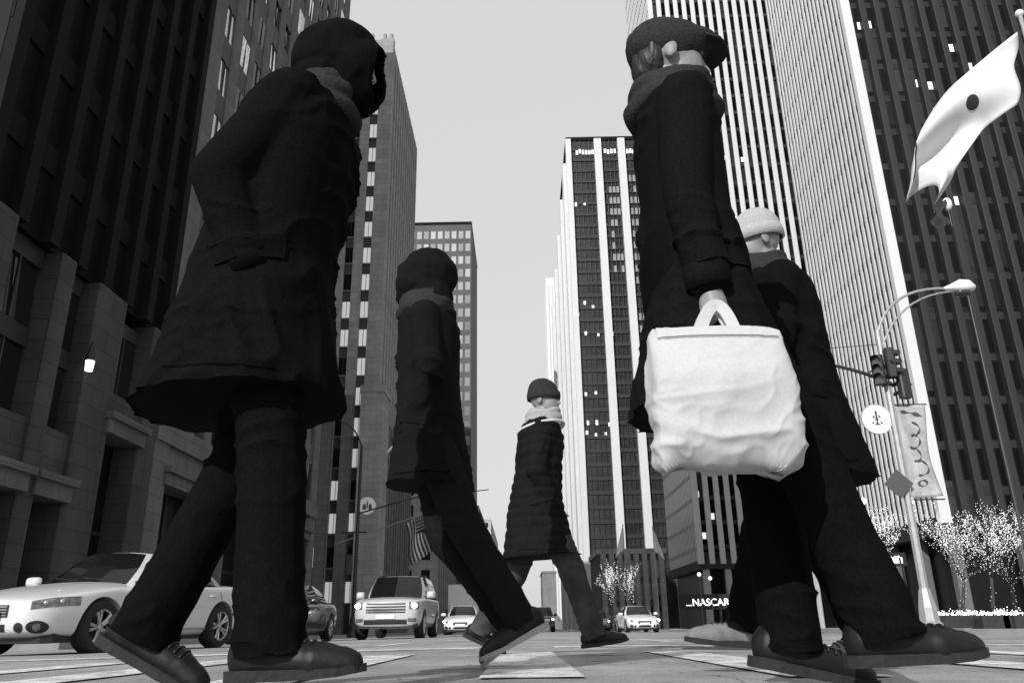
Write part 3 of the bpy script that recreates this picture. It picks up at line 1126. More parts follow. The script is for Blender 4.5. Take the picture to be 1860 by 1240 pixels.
EM2 = [[(-0.55, -0.45), (-0.5, 0.05), (-0.3, 0.3), (-0.14, 0.05), (-0.12, -0.45)], [(-0.08, -0.3), (-0.08, 0.35), (0.0, 0.6), (0.1, 0.35), (0.1, -0.3)], [(0.16, -0.45), (0.2, 0.1), (0.36, 0.3), (0.55, 0.0), (0.58, -0.45)]]
p = at_y(667, 918, QY)
medallion('small white round medallion with three dark arches on the left lamp post', (p.x, QY, p.z), 0.47, QX - p.x, EM2)

# ------------------------------------------------------------------ flags
def cloth(name, fn, nu, nv, material, parent, thick=0.01):
    b = MB()
    b.add([fn(i / nu, j / nv) for j in range(nv + 1) for i in range(nu + 1)],
          [(j * (nu + 1) + i, j * (nu + 1) + i + 1, (j + 1) * (nu + 1) + i + 1, (j + 1) * (nu + 1) + i) for j in range(nv) for i in range(nu)])
    me = apply_mods(b.mesh(name, True), [('SOLIDIFY', {'thickness': thick, 'offset': 0.0})])
    me.shade_smooth()
    return link(name, me, material, parent)


# big white flag, pole at the right frame edge
FY = 22.0
fp = at_y(1853, 30, FY)
fg = ground_z(fp.x, FY) + 0.14
fl = thing('flagpole', 'tall flagpole at the right edge flying a large white flag', 'flagpole', (fp.x, FY, fg))
fz = fp.z - fg
MB().lathe([(0.16, 0), (0.15, 0.5), (0.07, fz)], 12).build('pole', M_steel, fl)
MB().sphere((0, 0, fz + 0.12), 0.14).build('finial', M_whitepaint, fl, True)
o3 = Vector((fp.x, FY, fg))
A0 = at_y(1848, 58, FY) - o3
B0 = at_y(1846, 190, FY) - o3
A1 = at_y(1652, 352, FY) - o3
B1 = at_y(1700, 372, FY) - o3
Mid = at_y(1688, 205, FY) - o3
MidB = at_y(1765, 262, FY) - o3


def flag_fn(u, v):
    # top edge A0 -> Mid -> A1, bottom edge B0 -> MidB -> B1, with folds running along the fly
    def q(a, m_, b):
        return (1 - u) ** 2 * a + 2 * u * (1 - u) * (m_ * 2 - a * 0.5 - b * 0.5) + u * u * b
    p_ = q(A0, Mid, A1) * (1 - v) + q(B0, MidB, B1) * v
    w = 0.5 * u + 0.12
    p_ = p_ + Vector((0.10 * math.sin(9 * v + 4 * u), w * math.sin(6.5 * v + 7 * u) * 0.9 + 0.5 * u * math.sin(12 * u), 0.22 * u * math.sin(8 * v + 5 * u)))
    return p_


flag = cloth('flag', flag_fn, 40, 20, M_flagwhite, fl)
cloth('emblem', lambda u, v: flag_fn(0.33 + 0.05 * v * math.cos(2 * math.pi * u), 0.50 + 0.11 * v * math.sin(2 * math.pi * u)) + Vector((0, -0.02, 0)), 20, 5, M_black, flag)
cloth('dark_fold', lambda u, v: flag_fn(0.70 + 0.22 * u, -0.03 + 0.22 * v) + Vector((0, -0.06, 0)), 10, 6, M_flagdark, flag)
MB().tube([(-0.1, -0.05, 1.2), (-0.09, -0.05, fz - 0.2)], 0.008, 4).build('halyard', M_steel, fl)

# second pole: limp dark flag
FY2 = 26.0
fp = at_y(1722, 378, FY2)
fg = ground_z(fp.x, FY2) + 0.14
fl2 = thing('flagpole', 'thin flagpole with limp dark flag and white finial before the dark tower', 'flagpole', (fp.x, FY2, fg))
fz = fp.z - fg
MB().lathe([(0.07, 0), (0.06, 0.5), (0.02, fz)], 10).build('pole', mat('bronze_pole', 0.06, 0.4, metal=0.5), fl2)
MB().sphere((0, 0, fz + 0.16), (0.17, 0.17, 0.26)).build('finial', M_whitepaint, fl2, True)
cloth('flag', lambda u, v: Vector((-0.05 - 0.55 * u + 0.1 * math.sin(9 * v), 0.16 * math.sin(7 * u + 3 * v), fz - 0.1 + 1.0 * (v - 0.55) - 0.35 * u)), 12, 16, M_flagdark, fl2)

# striped flag on the left, on a slanting pole from the stone tower
p = at_y(768, 985, 60)
sf = thing('striped_flag', 'american flag hanging from a slanting pole above the suv', 'flag', (p.x, 60, p.z - 1.6))
def sfn(u, v):   # u along the fly, v down the hoist
    return Vector((-1.35 + 1.9 * v * 0.75 + 0.55 * u + 0.10 * math.sin(6 * u + 2 * v), 0.2 * math.sin(8 * v + 3 * u), 3.0 + 0.65 * v - 3.0 * u + 0.35 * u * v))
for k in range(13):
    cloth('stripe', lambda u, v, k=k: sfn(u * 1.0, (k + v) / 13), 14, 2, M_flagwhite if k % 2 else mat('flag_dark_stripe', 0.05, 0.8), sf)
cloth('canton', lambda u, v: sfn(u * 0.4, 0.46 + 0.54 * v) + Vector((0, -0.03, 0)), 6, 6, mat('flag_canton', 0.035, 0.8), sf)
for r_ in range(5):
    for c_ in range(4):
        q = sfn(0.05 + 0.09 * c_, 0.52 + 0.1 * r_) + Vector((0, -0.06, 0))
        MB().add([q + Vector((0.05 * math.cos(a), 0, 0.05 * math.sin(a))) for a in [2 * math.pi * j / 5 for j in range(5)]], [(0, 1, 2, 3, 4)]).build('star', M_flagwhite, sf)
MB().tube([(-6.5, 0.02, 1.6), (0.75, 0.02, 3.95)], 0.05, 6).build('pole', M_steel, sf)
MB().sphere((0.82, 0.02, 3.98), 0.11).build('finial', M_whitepaint, sf, True)

# pale flags in front of the pavilion
for i, (px, py, yy, lab, s) in enumerate(((1132, 965, 84, 'pale drooping flag on a pole, left of two before the pavilion', -1), (1186, 968, 84, 'pale drooping flag on a pole, right of two before the pavilion', 1))):
    p = at_y(px, py, yy)
    g_ = ground_z(p.x, yy) + 0.14
    t = thing('small_flag', lab, 'flag', (p.x, yy, g_), 0, 'flags before the pavilion')
    hz = p.z - g_
    MB().tube([(0, 0, 0), (0, 0, hz + 0.6)], [0.07, 0.04], 8).build('pole', M_steel, t)
    cloth('flag', lambda u, v, s=s: Vector((s * (0.05 + 0.95 * u * (0.3 + 0.7 * v)), 0.15 * math.sin(6 * u), hz + 0.5 - 2.3 * v - 0.9 * u)), 8, 8, M_flagwhite, t)
    MB().sphere((0, 0, hz + 0.68), 0.09).build('finial', M_whitepaint, t, True)

# ------------------------------------------------------------------ trees wound with string lights
def limb_tree(seed, h, spread, trunk_lean=(0, 0), levels=5):
    rr = random.Random(seed)
    tr, br, segs = MB(), MB(), []

    def grow(p, d, ln, r, lev):
        n = 4
        pts, q = [p], p
        dd = d.copy()
        for i in range(n):
            dd = (dd + Vector((rr.gauss(0, 0.12), rr.gauss(0, 0.12), 0.05))).normalized()
            q = q + dd * (ln / n)
            pts.append(q)
        rad = [r * (1 - 0.42 * i / n) for i in range(n + 1)]
        (tr if lev == 0 else br).tube(pts, rad, 7 if lev < 2 else 5)
        for i in range(n):
            segs.append((pts[i], pts[i + 1], rad[i]))
        if lev >= levels:
            return
        k = 5 if lev == 0 else (3 if lev < 3 else 2)
        for i in range(k):
            a = 2 * math.pi * (i + rr.uniform(0.0, 0.7)) / k
            side = Vector((math.cos(a), math.sin(a), 0))
            sp = spread * rr.uniform(0.7, 1.2) * (1 if lev < 2 else 0.9)
            nd = (dd * 0.75 + side * sp + Vector((0, 0, 0.18))).normalized()
            start = pts[-1] if i == 0 or lev == 0 else pts[rr.randint(2, n)]
            grow(start, nd, ln * rr.uniform(0.58, 0.78), rad[-1] * 0.72, lev + 1)
    grow(Vector((0, 0, 0)), Vector((trunk_lean[0], trunk_lean[1], 1)).normalized(), h * 0.36, 0.11, 0)
    return tr, br, segs


def lights_on(segs, step, r, rr):
    b = MB()
    for a, c, rad in segs:
        ln = (c - a).length
        t = (c - a).normalized()
        s = t.orthogonal().normalized()
        k = rr.uniform(0, step)
        while k < ln:
            ang = rr.uniform(0, 6.28)
            off = (s * math.cos(ang) + t.cross(s) * math.sin(ang)) * (rad + 0.02 + rr.uniform(0, 0.05))
            p = a + t * k + off
            b.add([p + Vector(v) * r for v in ((1, 0, 0), (-1, 0, 0), (0, 1, 0), (0, -1, 0), (0, 0, 1), (0, 0, -1))],
                  [(0, 2, 4), (2, 1, 4), (1, 3, 4), (3, 0, 4), (2, 0, 5), (1, 2, 5), (3, 1, 5), (0, 3, 5)])
            k += step * rr.uniform(0.6, 1.4)
    return b


TREES = [(1540, 43, 7.0, 'leftmost tree wound with string lights, half hidden behind the striding walkers', (-0.16, 0)),
         (1588, 40, 6.9, 'tree wound with string lights just left of the lamp post', (0.05, 0)),
         (1752, 45, 7.2, 'tree wound with string lights just right of the lamp post', (-0.20, 0)),
         (1800, 40, 6.6, 'tree wound with string lights above the planters at the right', (-0.12, 0)),
         (1842, 47, 7.2, 'rightmost tree wound with string lights, cut by the frame edge', (0.12, 0))]
for i, (px, yy, h, lab, lean) in enumerate(TREES):
    x = at_y(px, 1125, yy).x
    t = thing('lit_tree', lab, 'tree', (x, yy, ground_z(x, yy) + 0.14), 0, 'bare trees wound with string lights')
    tr, br, segs = limb_tree(20 + i, h, 0.95, lean)
    tr.build('trunk', M_bark, t, True)
    br.build('crown', M_bark, t, True)
    s = lights_on(segs, 0.15, 0.0150, random.Random(i)).build('string_lights', M_bulb, t)
    s['kind'] = 'stuff'

# small lit trees before the pavilion
for i, (px, yy, lab) in enumerate(((1118, 88, 'small lit tree, left of two before the pavilion'), (1160, 92, 'small lit tree, right of two before the pavilion'))):
    x = at_y(px, 1125, yy).x
    t = thing('lit_tree', lab, 'tree', (x, yy, ground_z(x, yy) + 0.14), 0, 'small lit trees before the pavilion')
    tr, br, segs = limb_tree(60 + i, 7.5, 0.45, (0, 0), 4)
    tr.build('trunk', M_bark, t, True)
    br.build('crown', M_bark, t, True)
    s = lights_on(segs, 0.3, 0.026, random.Random(40 + i)).build('string_lights', M_bulb, t)
    s['kind'] = 'stuff'

# planters with bright light clusters
for i, (px, yy, w, lab) in enumerate(((1738, 38, 0.95, 'wide low planter heaped with lights right of the lamp post'), (1800, 37, 0.6, 'small planter heaped with lights, left of the pair at the right edge'),
                                      (1834, 37, 0.6, 'small planter heaped with lights, right of the pair at the right edge'))):
    p = at_y(px, 1117, yy)
    g_ = ground_z(p.x, yy) + 0.14
    t = thing('planter', lab, 'planter', (p.x, yy, g_), 0, 'lit planters on the plaza')
    hz = p.z - g_
    MB().cbox(-w, w, -0.4, 0.4, 0, hz, 0.06).build('box', mat('planter_granite', 0.03, 0.6, var=0.3, scale=6), t)
    b = MB()
    rr = random.Random(i)
    for k in range(int(180 * w)):
        pt = Vector((rr.uniform(-w, w) * 0.9, rr.uniform(-0.36, 0.36), hz + 0.02 + abs(rr.gauss(0, 0.09))))
        b.sphere(pt, 0.022, 5, 3)
    s = b.build('light_cluster', M_bulb, t)
    s['kind'] = 'stuff'

# ------------------------------------------------------------------ lettering
def text_mesh(txt, size, name):
    cu = bpy.data.curves.new(name, 'FONT')
    cu.body = txt
    cu.size = size
    cu.extrude = 0.02
    o = bpy.data.objects.new(name, cu)
    COL.objects.link(o)
    dg = bpy.context.evaluated_depsgraph_get()
    me = bpy.data.meshes.new_from_object(o.evaluated_get(dg), depsgraph=dg)
    bpy.data.objects.remove(o)
    return me


TY = 100.0
a, c = at_y(1236, 1104, TY), at_y(1412, 1096, TY)
tk = thing('news_ticker', 'long lit news ticker reading NASCAR at the foot of the white ribbed tower', 'sign', (a.x, TY, a.z - 0.2))
tl = c.x - a.x
MB().box(0, tl, 0, 0.5, 0, 1.75).build('board', M_black, tk)
for x in np.linspace(0.8, tl - 0.8, 6):
    MB().box(x - 0.12, x + 0.12, 0.15, 0.35, -(a.z - 0.2 - ground_z(x + a.x, TY)), 0).build('post', M_darksteel, tk)
M_led = mat('ticker_glow', 0.9, 0.5, emit=2.4)
me = text_mesh('...NASCAR', 1.15, 'lettering')
link('lettering', me, M_led, tk, (tl * 0.06, -0.03, 0.45), (math.pi / 2, 0, 0))
rr = random.Random(3)
b = MB()
x = tl * 0.06 + 6.3
while x < tl - 0.4:                     # the rest of the line is too smeared to read
    hgt = rr.uniform(0.45, 1.15)
    z = 0.35 + rr.uniform(0, 0.25)
    w = rr.uniform(0.07, 0.16)
    b.box(x, x + w, -0.03, -0.004, z, z + hgt)
    if rr.random() < 0.6:
        b.box(x + w, x + w + 0.22, -0.03, -0.004, z + rr.choice((0, 0.4 * hgt, 0.85 * hgt)), z + rr.choice((0.5 * hgt, hgt)) + 0.02)
    x += w + rr.uniform(0.1, 0.3)
b.build('smeared_lettering', M_led, tk)

a, c = at_y(1556, 1026, 64), at_y(1646, 1014, 64)
sg = thing('shop_sign', 'small lit sign strip behind the lit trees at the dark tower foot', 'sign', (a.x, 64, a.z))
sl = c.x - a.x
MB().box(0, sl, 0, 0.3, -0.1, 0.9).build('board', M_black, sg)
for x in (0.3, sl - 0.3):
    MB().box(x - 0.06, x + 0.06, 0.1, 0.2, -(a.z - ground_z(a.x + x, 64) - 0.14), -0.1).build('post', M_darksteel, sg)
b = MB()
x = 0.2
while x < sl - 0.3:
    hgt = rr.uniform(0.3, 0.7)
    b.box(x, x + 0.09, -0.03, -0.004, 0.1, 0.1 + hgt)
    if rr.random() < 0.5:
        b.box(x + 0.09, x + 0.2, -0.03, -0.004, 0.1 + hgt * 0.8, 0.1 + hgt)
    x += rr.uniform(0.17, 0.34)
b.build('lettering', M_led, sg)

# globe lamps on the plaza
for px, py, yy, lab in ((1290, 1052, 96, 'tiny globe lamp on a post right of the white ribbed facade'), (1270, 1045, 92, 'tiny globe lamp on a post at the white ribbed facade'), (1568, 914, 52, 'globe lamp above the lit trees left of the lamp post'), (1655, 914, 52, 'globe lamp above the lit trees at the lamp post')):
    p = at_y(px, py, yy)
    g_ = ground_z(p.x, yy) + 0.14
    t = thing('globe_lamp', lab, 'lamp', (p.x, yy, g_), 0, 'globe lamps on the plaza')
    MB().lathe([(0.12, 0), (0.06, 0.4), (0.045, p.z - g_)], 8).build('pole', M_darksteel, t)
    MB().sphere((0, 0, p.z - g_ + 0.15), 0.22).build('globe', mat('globe_glow', 0.8, 0.4, emit=1.6), t, True)

# ------------------------------------------------------------------ vehicles
def paint(name, v, metal=0.25):
    return mat(name, v, 0.28, metal=metal, coat=0.6, var=0.04, scale=3)


M_carglass = mat('car_glass', 0.008, 0.04, ior=1.5)
M_tyre = mat('tyre_rubber', 0.015, 0.85, bump=0.3, bscale=60)
M_rim = mat('alloy_rim', 0.45, 0.3, metal=0.8)
M_chrome = mat('chrome_trim', 0.65, 0.15, metal=1.0)
M_lampglass = mat('headlight_glass', 0.16, 0.08, metal=0.3, var=0.6, scale=14)
M_hlit = mat('lit_headlight', 0.9, 0.3, emit=6.0)
M_plastic = mat('black_plastic', 0.012, 0.5)

SEDAN = dict(
    st=[  # x, half width, bottom, middle, shoulder height, shoulder inset, centre height
        (2.44, .50, .34, .50, .63, .80, .66), (2.40, .66, .27, .48, .67, .84, .70), (2.25, .82, .22, .48, .71, .86, .76), (1.95, .90, .20, .50, .77, .86, .84),
        (1.40, .93, .19, .54, .85, .87, .93), (0.95, .93, .18, .55, .89, .88, .98), (0.45, .93, .18, .55, .92, .89, 1.00), (-0.5, .93, .18, .55, .94, .89, 1.02),
        (-1.4, .925, .19, .56, .97, .87, 1.04), (-1.9, .90, .23, .58, .99, .85, 1.04), (-2.3, .84, .30, .6, .97, .85, 1.01), (-2.42, .72, .38, .6, .92, .85, .96)],
    axles=(1.42, -1.36), wr=0.345, ww=0.235, track=0.80,
    bottom=[(1.05, 0, .95), (1.0, .36, .945), (.80, .70, .92), (.66, .80, .90), (-.22, .815, .92), (-.36, .815, .93), (-1.28, .80, .96), (-1.66, .62, 1.0), (-1.80, .32, 1.02), (-1.82, 0, 1.02)],
    top=[(.34, 0, 1.42), (.32, .30, 1.415), (.22, .52, 1.395), (.10, .55, 1.39), (-.30, .565, 1.415), (-.40, .565, 1.415), (-.92, .55, 1.38), (-1.12, .46, 1.36), (-1.18, .25, 1.37), (-1.19, 0, 1.37)],
    crown=1.455)
SUV = dict(
    st=[(2.50, .60, .42, .66, .92, .80, .96), (2.46, .80, .34, .62, .98, .86, 1.03), (2.3, .93, .30, .62, 1.04, .90, 1.10), (1.9, .97, .28, .64, 1.08, .92, 1.15),
        (1.4, .98, .28, .66, 1.10, .92, 1.17), (0.9, .98, .28, .66, 1.11, .92, 1.18), (0.3, .98, .28, .66, 1.12, .93, 1.18), (-1.0, .98, .28, .66, 1.13, .93, 1.19),
        (-1.9, .97, .30, .66, 1.14, .92, 1.19), (-2.3, .95, .36, .68, 1.13, .9, 1.18), (-2.46, .86, .42, .7, 1.08, .88, 1.12)],
    axles=(1.52, -1.42), wr=0.39, ww=0.26, track=0.84,
    bottom=[(1.15, 0, 1.14), (1.1, .42, 1.135), (.94, .78, 1.11), (.80, .88, 1.09), (-.1, .89, 1.11), (-.24, .89, 1.11), (-1.9, .88, 1.12), (-2.2, .80, 1.13), (-2.36, .4, 1.14), (-2.38, 0, 1.14)],
    top=[(.52, 0, 1.78), (.50, .4, 1.775), (.40, .66, 1.76), (.26, .70, 1.755), (-.2, .71, 1.775), (-.32, .71, 1.775), (-1.85, .70, 1.75), (-2.05, .62, 1.74), (-2.12, .32, 1.75), (-2.13, 0, 1.75)],
    crown=1.83)


def car_meshes(S):
    secs = []
    for x, hw, zb, zm, zs, ts, zt in S['st']:
        half = [(0, zb), (hw * .80, zb), (hw * .95, zb + .07), (hw, zm), (hw * .985, (zm + zs) / 2 + .03), (hw * (ts + .07), zs - .03), (hw * ts, zs), (hw * .55, zt - .015), (0, zt)]
        ring = [Vector((x, y, z)) for y, z in half] + [Vector((x, -y, z)) for y, z in half[-2:0:-1]]
        secs.append(ring)
    b = MB().loft(secs)
    me = apply_mods(b.mesh('body'), [('SUBSURF', {'levels': 3, 'render_levels': 3})])
    # wheel arches
    cut = MB()
    for ax in S['axles']:
        for s in (-1, 1):
            cut.lathe([(S['wr'] + .055, s * .58), (S['wr'] + .055, s * 1.3)], 32, 'y', (ax, 0, S['wr'] - .01))
    co = bpy.data.objects.new('cutter', cut.mesh('cutter'))
    COL.objects.link(co)
    me2 = apply_mods(me, [('BOOLEAN', {'object': co, 'operation': 'DIFFERENCE', 'solver': 'EXACT'})])
    bpy.data.objects.remove(co)
    me2.shade_smooth()
    bm = bmesh.new()
    bm.from_mesh(me)
    tree = BVHTree.FromBMesh(bm)
    bm.free()
    return me2, tree


def auto_smooth(me, ang=0.6):
    bm = bmesh.new()
    bm.from_mesh(me)
    for e in bm.edges:
        if len(e.link_faces) == 2 and e.calc_face_angle(0) > ang:
            e.smooth = False
    bm.to_mesh(me)
    bm.free()


def conform(tree, fn, d, nu, nv, off):
    """grid of points fn(u, v) cast along -d onto the body, lifted a little along the normal"""
    d = Vector(d).normalized()
    b = MB()
    pts = []
    for j in range(nv + 1):
        for i in range(nu + 1):
            p = Vector(fn(i / nu, j / nv))
            hit = tree.ray_cast(p + d * 3, -d)
            pts.append(hit[0] + hit[1] * off if hit[0] is not None else (pts[-1] if pts else p))
    b.add(pts, [(j * (nu + 1) + i, j * (nu + 1) + i + 1, (j + 1) * (nu + 1) + i + 1, (j + 1) * (nu + 1) + i) for j in range(nv) for i in range(nu)])
    return b


def wheel_proto(S):
    r, w = S['wr'], S['ww']
    ty = MB().lathe([(r * .66, -w / 2), (r * .93, -w / 2), (r, -w / 2 + .04), (r, w / 2 - .04), (r * .93, w / 2), (r * .66, w / 2), (r * .64, w / 2 - .03), (r * .64, -w / 2 + .03), (r * .66, -w / 2)], 36, 'y', cap=False).mesh('tyre', True)
    auto_smooth(ty)
    ty.materials.append(M_tyre)
    rim = MB()
    for sg in (1,):
        rim.lathe([(r * .67, sg * w / 2), (r * .62, sg * w / 2 - .012), (r * .60, sg * (w / 2 - .06)), (r * .67, sg * (w / 2 - .08))], 36, 'y', cap=False)
        for k in range(5):
            for dx in (-.09, .09):
                a = 2 * math.pi * k / 5 + dx
                a2 = 2 * math.pi * k / 5 + dx * 1.9
                p0 = Vector((math.cos(a) * r * .14, sg * (w / 2 - .045), math.sin(a) * r * .14))
                p1 = Vector((math.cos(a2) * r * .63, sg * (w / 2 - .02), math.sin(a2) * r * .63))
                rim.tube([p0, (p0 + p1) / 2 + Vector((0, sg * .012, 0)), p1], [.022, .02, .024], 6)
        rim.lathe([(.001, sg * (w / 2 - .015)), (r * .13, sg * (w / 2 - .02)), (r * .17, sg * (w / 2 - .06))], 20, 'y', cap=False)
    rm = rim.mesh('rim', True)
    auto_smooth(rm)
    rm.materials.append(M_rim)
    dk = MB().lathe([(.001, w / 2 - .11), (r * .64, w / 2 - .11), (r * .64, -w / 2 + .05), (.001, -w / 2 + .05)], 24, 'y').mesh('brake_disc')
    dk.materials.append(M_plastic)
    return ty, rm, dk


CAR_CACHE = {}


def car(kind, name, label, cat, x, y, heading, paint_mat, lit=False, detail=True, group='cars waiting at the crosswalk'):
    """heading: angle from the direction straight towards the camera, positive turns the nose to the left of the picture"""
    S = SEDAN if kind == 'sedan' else SUV
    if kind not in CAR_CACHE:
        CAR_CACHE[kind] = car_meshes(S) + wheel_proto(S)
    body, tree, ty, rm, dk = CAR_CACHE[kind]
    suv = kind == 'suv'
    t = thing(name, label, cat, (x, y, ground_z(x, y)), -math.pi / 2 - heading, group)
    t.rotation_euler = (math.atan(0.007), 0, -math.pi / 2 - heading) if False else (0, 0, -math.pi / 2 - heading)
    bm_ = body.copy()
    bm_.materials.append(paint_mat)
    auto_smooth(bm_, 0.7)
    bo = link('body', bm_, None, t)
    if suv:
        MB().cbox(-2.35, 2.4, -.86, .86, .3, .5, .1).build('underbody', M_plastic, t)
    else:
        MB().cbox(-2.2, 2.2, -.78, .78, .16, .4, .1).build('underbody', M_plastic, t)
    # greenhouse
    bo_, to_ = S['bottom'], S['top']
    names = ['windscreen', 'windscreen', 'pillar', 'front_window', 'middle_pillar', 'rear_window', 'pillar', 'back_window', 'back_window']
    nl = 5

    def gh(i, v, s):
        a, c = Vector(bo_[i]), Vector(to_[i])
        p = a.lerp(c, v)
        bulge = .035 * math.sin(math.pi * v)
        p.y += bulge * (1 if a.y > .1 else 0)
        p.z += bulge * .6 if a.y < .5 else 0
        p.y *= s
        return p
    groups = {}
    for s in (1, -1):
        for i in range(9):
            key = names[i] + ('' if names[i] in ('windscreen', 'back_window') else ('l' if s > 0 else 'r'))
            if names[i] == 'pillar':
                key += str(i)
            g_ = groups.setdefault(key, (names[i], MB()))[1]
            sub = 4
            pts = []
            for vv in range(nl + 1):
                for u in range(sub + 1):
                    p = gh(i, vv / nl, s).lerp(gh(i + 1, vv / nl, s), u / sub)
                    pts.append(p)
            g_.add(pts, [(q * (sub + 1) + u, q * (sub + 1) + u + 1, (q + 1) * (sub + 1) + u + 1, (q + 1) * (sub + 1) + u) for q in range(nl) for u in range(sub)])
    for key, (nm, g_) in groups.items():
        mt = paint_mat if nm == 'pillar' else M_plastic if nm == 'middle_pillar' else M_carglass
        g_.build(nm, mt, t, True)
    rf = MB()
    loop = [Vector(p) for p in to_] + [Vector((p[0], -p[1], p[2])) for p in to_[-2:0:-1]]
    cen = sum(loop, Vector()) / len(loop)
    rings = []
    for k in range(7):
        s = 1.0 - k / 6.15
        rings.append([Vector((cen.x + (p.x - cen.x) * s, p.y * s, p.z + (S['crown'] - p.z) * (1 - s ** 2.4))) for p in loop])
    rings.insert(0, [Vector((p.x + (p.x - cen.x) * .012, p.y * 1.012, p.z - .035)) for p in loop])
    rf.loft(rings)
    rf.build('roof', paint_mat, t, True)
    # wheels
    for ax in S['axles']:
        for s in (1, -1):
            wl = link('wheel', ty, None, t, (ax, s * S['track'], S['wr']), (0, 0, 0 if s > 0 else math.pi))
            link('rim', rm, None, wl)
            link('brake_disc', dk, None, wl)
            ar = MB()
            ar.lathe([(S['wr'] + .05, 0.0), (S['wr'] + .05, -.30), (S['wr'] * .2, -.30)], 24, 'y')
    # lamps, grille, bumper openings
    for s in (1, -1):
        if suv:
            fn = lambda u, v: (2.3, s * (.60 + .30 * u), .80 + .18 * v)
            d = (.95, s * .3, 0)
        else:
            fn = lambda u, v: (2.28 - .42 * u, s * (.56 + .34 * u), .545 + .03 * u + (.10 + .045 * u - .03 * u * u) * v + .04 * u)
            d = (.8, s * .6, .1)
        hl = conform(tree, fn, d, 12, 6, .008).build('headlight', M_lampglass, t, True)
        if detail and not suv:
            for u in (.3, .62):
                q = tree.ray_cast(Vector(fn(u, .5)) + Vector(d).normalized() * 3, -Vector(d).normalized())
                MB().sphere(q[0] + q[1] * .004, .036, 12, 8).build('lamp_lens', mat('lamp_reflector', .5, .12, metal=.9), hl, True)
        if lit:
            q = tree.ray_cast(Vector(fn(.45, .5)) + Vector(d).normalized() * 3, -Vector(d).normalized())
            MB().sphere(q[0] + q[1] * .01, (.05, .10, .075), 12, 8).build('lit_lamp', M_hlit, hl, True)
        if suv:
            conform(tree, lambda u, v: (2.3, s * (.62 + .22 * u), .46 + .10 * v), (1, 0, 0), 6, 4, .006).build('fog_lamp', M_lampglass, t, True)
        else:
            def oval(cy, cz, ry, rz):
                return lambda u, v: (2.3, s * (cy + ry * math.sqrt(v) * math.cos(2 * math.pi * u)), cz + rz * math.sqrt(v) * math.sin(2 * math.pi * u))
            conform(tree, oval(.70, .355, .125, .075), (.9, s * .35, 0), 20, 4, .006).build('fog_recess', M_plastic, t, True)
            conform(tree, oval(.50, .35, .06, .06), (.95, s * .2, 0), 16, 3, .006).build('fog_lamp', M_plastic, t, True)
            conform(tree, oval(.70, .355, .045, .045), (.9, s * .35, 0), 16, 3, .012).build('fog_lens', M_lampglass, t, True)
    if suv:
        conform(tree, lambda u, v: (2.4, -.55 + 1.1 * u, .70 + .26 * v), (1, 0, 0), 10, 5, .006).build('grille', M_plastic, t, True)
        for k in range(3):
            conform(tree, lambda u, v, k=k: (2.4, -.55 + 1.1 * u, .73 + .075 * k + .035 * v), (1, 0, 0), 10, 1, .02).build('grille_bar', M_chrome, t, True)
        conform(tree, lambda u, v: (2.4, -.6 + 1.2 * u, .40 + .13 * v), (1, 0, 0), 10, 3, .006).build('bumper_opening', M_plastic, t, True)
        for s in (1, -1):
            MB().tube([(-1.9, s * .62, S['crown'] - .02), (-.7, s * .64, S['crown'] + .02), (.25, s * .6, S['crown'] - .03)], .02, 6).build('roof_rail', M_plastic, t, True)
    else:
        conform(tree, lambda u, v: (2.4, -.36 + .72 * u, .47 + .15 * v + 0 * u), (1, 0, 0), 12, 5, .006).build('grille', M_plastic, t, True)
        for k in range(4):
            conform(tree, lambda u, v, k=k: (2.4, -.34 + .68 * u, .49 + .034 * k + .010 * v), (1, 0, 0), 10, 1, .014).build('grille_bar', M_chrome, t, True)
        conform(tree, lambda u, v: (2.4, -.34 + .68 * u, .30 + .09 * v), (1, 0, 0), 10, 3, .006).build('bumper_opening', M_plastic, t, True)
    conform(tree, lambda u, v: (2.4, -.26 + .52 * u, (.55 if suv else .42) + .11 * v), (1, 0, 0), 6, 2, .03).build('number_plate', M_whitepaint, t, True)
    # mirrors
    for s in (1, -1):
        zz = 1.22 if suv else 1.0
        xx = .92 if suv else .70
        yy = .98 if suv else .93
        hz_ = .075 if not suv else .11
        mr_ = MB()
        mr_.loft([ellipse_ring(Vector((xx + dx, s * (yy + .07 + .02 * (dx < 0)), zz)), Vector((0, 1, 0)), Vector((0, 0, 1)), .125 * k_, hz_ * k_, 20, 4) for dx, k_ in ((-.05, .9), (-.045, .98), (.0, 1.0), (.05, .8), (.075, .45))])
        mi = mr_.build('mirror', paint_mat, t, True)
        auto_smooth(mi.data, .9)
        MB().box(xx - .03, xx + .03, min(s * (yy - .14), s * yy), max(s * (yy - .14), s * yy), zz - .06, zz - .03).build('mirror_arm', M_plastic, mi)
